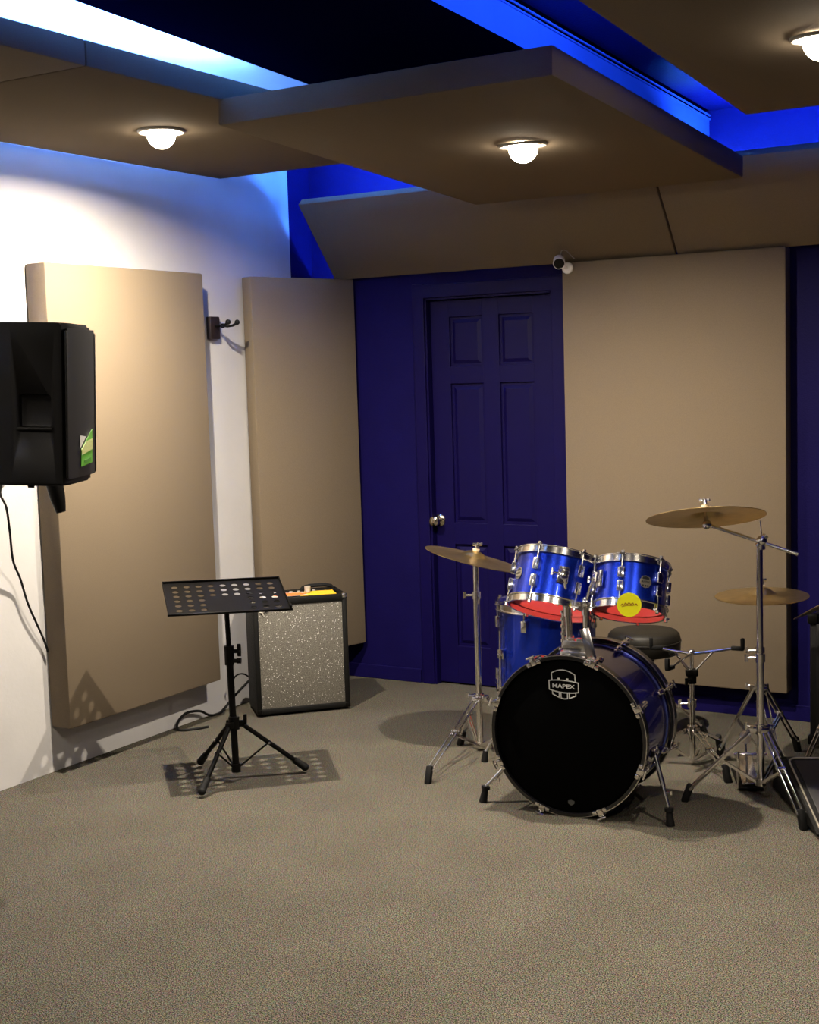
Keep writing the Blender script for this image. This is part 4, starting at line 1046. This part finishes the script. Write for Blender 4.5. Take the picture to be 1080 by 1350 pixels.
# wall bracket
bk = thing('speaker_bracket', (-4.06, 3.855, 1.0), 'black steel wall bracket carrying the loudspeaker at left', 'bracket')
wp = V((XL+0.008, 3.855, 1.30)); cpos = sb(sw*0.5, sd, 1.42)
mb = MB(); mb.extrude(V((XL+0.001, 3.855, 1.30)), V((0,1,0)), UP, [(-0.045,-0.03),(0.045,-0.03),(0.045,0.22),(-0.045,0.22)], 0.014); build(mb, 'wall_plate', 'black', bk)
mb = MB(); mb.tube([wp + V((0.01,0,0.10)), wp.lerp(cpos, 0.5) + UP*0.06, cpos - fn*0.004], 0.020, 12); mb.tube([wp + V((0.01,0,0.0)), wp.lerp(cpos, 0.45) + UP*0.03], 0.012, 10); build(mb, 'arm', 'black', bk)
pst = V((-3.715, 3.69, 0)); mb = MB(); mb.tube([pst + UP*1.52, pst + UP*1.20, pst + UP*1.15 + V((0.006,0.006,0)), pst + UP*1.10 + V((0.012,0.012,0))], [0.032, 0.032, 0.028, 0.018], 14); build(mb, 'post', 'black', bk)
mb = MB(); mb.box(cpos - fn*0.008, (0.13, 0.012, 0.20), (fu, fn, UP), bev=0.003); build(mb, 'support_plate', 'black', bk)
# cable from the speaker
cable('speaker_cable', [(-3.57,3.30,1.252), (-3.72,3.43,1.19), (-3.91,3.63,1.12), (-3.98,3.705,1.02), (-4.02,3.75,0.90), (-4.04,3.80,0.82), (-4.045,3.835,0.72), (-4.05,3.880,0.63), (-4.056,3.918,0.56), (-4.058,3.942,0.50)], 0.0045, 'rubber', 'thin black cable hanging down the white wall below the loudspeaker')

# ------------------------------------------------------------------ guitar hanger, security camera
gh = V((XL, 5.098, 1.812)); t = thing('guitar_hanger', gh, 'dark wooden guitar hanger with black yoke on the white wall', 'hanger')
mb = MB(); mb.box(gh + V((0.014,0,0)), (0.026, 0.070, 0.105), bev=0.004); build(mb, 'base_block', 'brown_wood', t)
o = gh + V((0.026,0,0.008))
mb = MB(); mb.cyl(o, o + V((0.045,0,0)), 0.0065, n=12); mb.sphere(o + V((0.045,0,0)), 0.012, 12, 8); build(mb, 'shank', 'black', t)
for q in (-1, 1):
    mb = MB(); mb.tube([o + V((0.045,0,0)), o + V((0.060,q*0.018,-0.003)), o + V((0.080,q*0.030,0.0)), o + V((0.095,q*0.034,0.008))], 0.0062, 10); mb.sphere(o + V((0.103,q*0.034,0.014)), 0.0125, 12, 8); build(mb, 'yoke_arm', 'rubber', t)

cb = V((-2.600, YB-0.081, 2.030)); t = thing('security_camera', cb, 'small white security camera at the top corner of the back panel', 'camera')
mb = MB(); mb.lathe(cb, (0,-1,0), [(0,0),(0.026,0),(0.026,0.010),(0.020,0.016),(0,0.018)], 28); build(mb, 'base', 'white_plastic', t)
hc = cb + V((-0.022,-0.050,0.026)); mb = MB(); mb.cyl(cb + V((0,-0.014,0)), hc, 0.007, n=12); build(mb, 'ball_joint', 'white_plastic', t)
ld = nrmz((0.35, -0.80, -0.40)); mb = MB(); mb.lathe(hc, ld, [(0,-0.034),(0.018,-0.033),(0.026,-0.026),(0.028,0.014),(0.0265,0.018),(0.0245,0.018)], 28); body = build(mb, 'body', 'white_plastic', t)
mb = MB(); mb.lathe(hc, ld, [(0.0255,0.012),(0.0255,0.017),(0.022,0.020),(0,0.021)], 28); build(mb, 'lens_face', 'rubber', body)
cable('camera_wire', [hc + V((0.0,0.020,0.030)), hc + V((0.010,0.010,0.052)), hc + V((0.035,0.004,0.050)), hc + V((0.062,-0.002,0.024)), hc + V((0.072,0.010,0.012))], 0.0022, 'grey_plastic', 'thin grey wire arching over the white security camera')

# ------------------------------------------------------------------ black gear at the right edge
c0 = V((-1.15, 5.73, 0)); t = thing('bass_cabinet', c0, 'black bass cabinet in shadow at the right frame edge', 'amplifier')
mb = MB(); mb.box(c0 + UP*0.285, (0.54, 0.40, 0.53), bev=0.012); build(mb, 'cabinet', 'tolex', t)
mb = MB(); mb.box(c0 + V((0,-0.202,0.285)), (0.48, 0.008, 0.46), bev=0.003); build(mb, 'grille', 'grille', t)
for x in (-0.255, 0.255):
    for z in (0.035, 0.535):
        mb = MB(); mb.box(c0 + V((x,-0.188,z)), (0.044, 0.044, 0.044), bev=0.010); build(mb, 'corner_protector', 'black', t)
for x in (-0.2, 0.2):
    for y in (-0.15, 0.15):
        mb = MB(); mb.cyl(c0 + V((x,y,0)), c0 + V((x,y,0.022)), 0.02, n=14); build(mb, 'foot', 'rubber', t)
# floor monitor: reclined grille with a light edge binding
m0, m1 = V((-1.11, 4.43, 0.0)), V((-1.325, 4.80, 0.0))     # left edge of the slanted face: low front, high back
mu = nrmz((0.80, 0.36, 0)); md = V((m1.x-m0.x, m1.y-m0.y, 0)).normalized()
ml = (m1-m0).length; h0, h1 = 0.03, 0.165; mw = 0.50; mdep = 0.16
t = thing('floor_monitor', (m0+m1)/2 + mu*mw/2, 'low black wedge monitor on the carpet at the lower right edge', 'speaker')
mb = MB(); pr = [(0,0.004),(ml+mdep,0.004),(ml+mdep,h1-0.05),(ml,h1),(0,h0)]
for q in (0, mw): pass
A = [mb.bm.verts.new(m0 + md*x + UP*z) for x, z in pr]; Bv = [mb.bm.verts.new(m0 + md*x + UP*z + mu*mw) for x, z in pr]
mb.bm.faces.new(A); mb.bm.faces.new(Bv[::-1])
for i in range(5): mb.bm.faces.new((A[i], A[(i+1)%5], Bv[(i+1)%5], Bv[i]))
bmesh.ops.recalc_face_normals(mb.bm, faces=mb.bm.faces[:])
bmesh.ops.bevel(mb.bm, geom=mb.bm.edges[:], offset=0.012, segments=3, affect='EDGES')
build(mb, 'cabinet', 'tolex', t)
sl = nrmz(md*ml + UP*(h1-h0)); sn2 = mu.cross(sl); sn2 = sn2 if sn2.z > 0 else -sn2
L_ = math.hypot(ml, h1-h0)
def mf(x, y, z=0.0): return m0 + UP*h0 + mu*x + sl*y + sn2*z
mb = MB(); mb.box(mf(mw/2, L_/2, 0.002), (mw-0.06, L_-0.06, 0.006), (mu, sl, sn2), bev=0.002); build(mb, 'grille', 'grille', t)
rr = 0.03; path = [(0.012,0.02),(0.012,L_-0.012-rr)] + [(0.012+rr-rr*math.cos(i*PI/12), L_-0.012-rr+rr*math.sin(i*PI/12)) for i in range(1,7)] + [(mw-0.02, L_-0.012)]
mb = MB(); mb.tube([mf(x, y, 0.002) for x, y in path], 0.0035, 8); build(mb, 'edge_binding', 'badge', t)
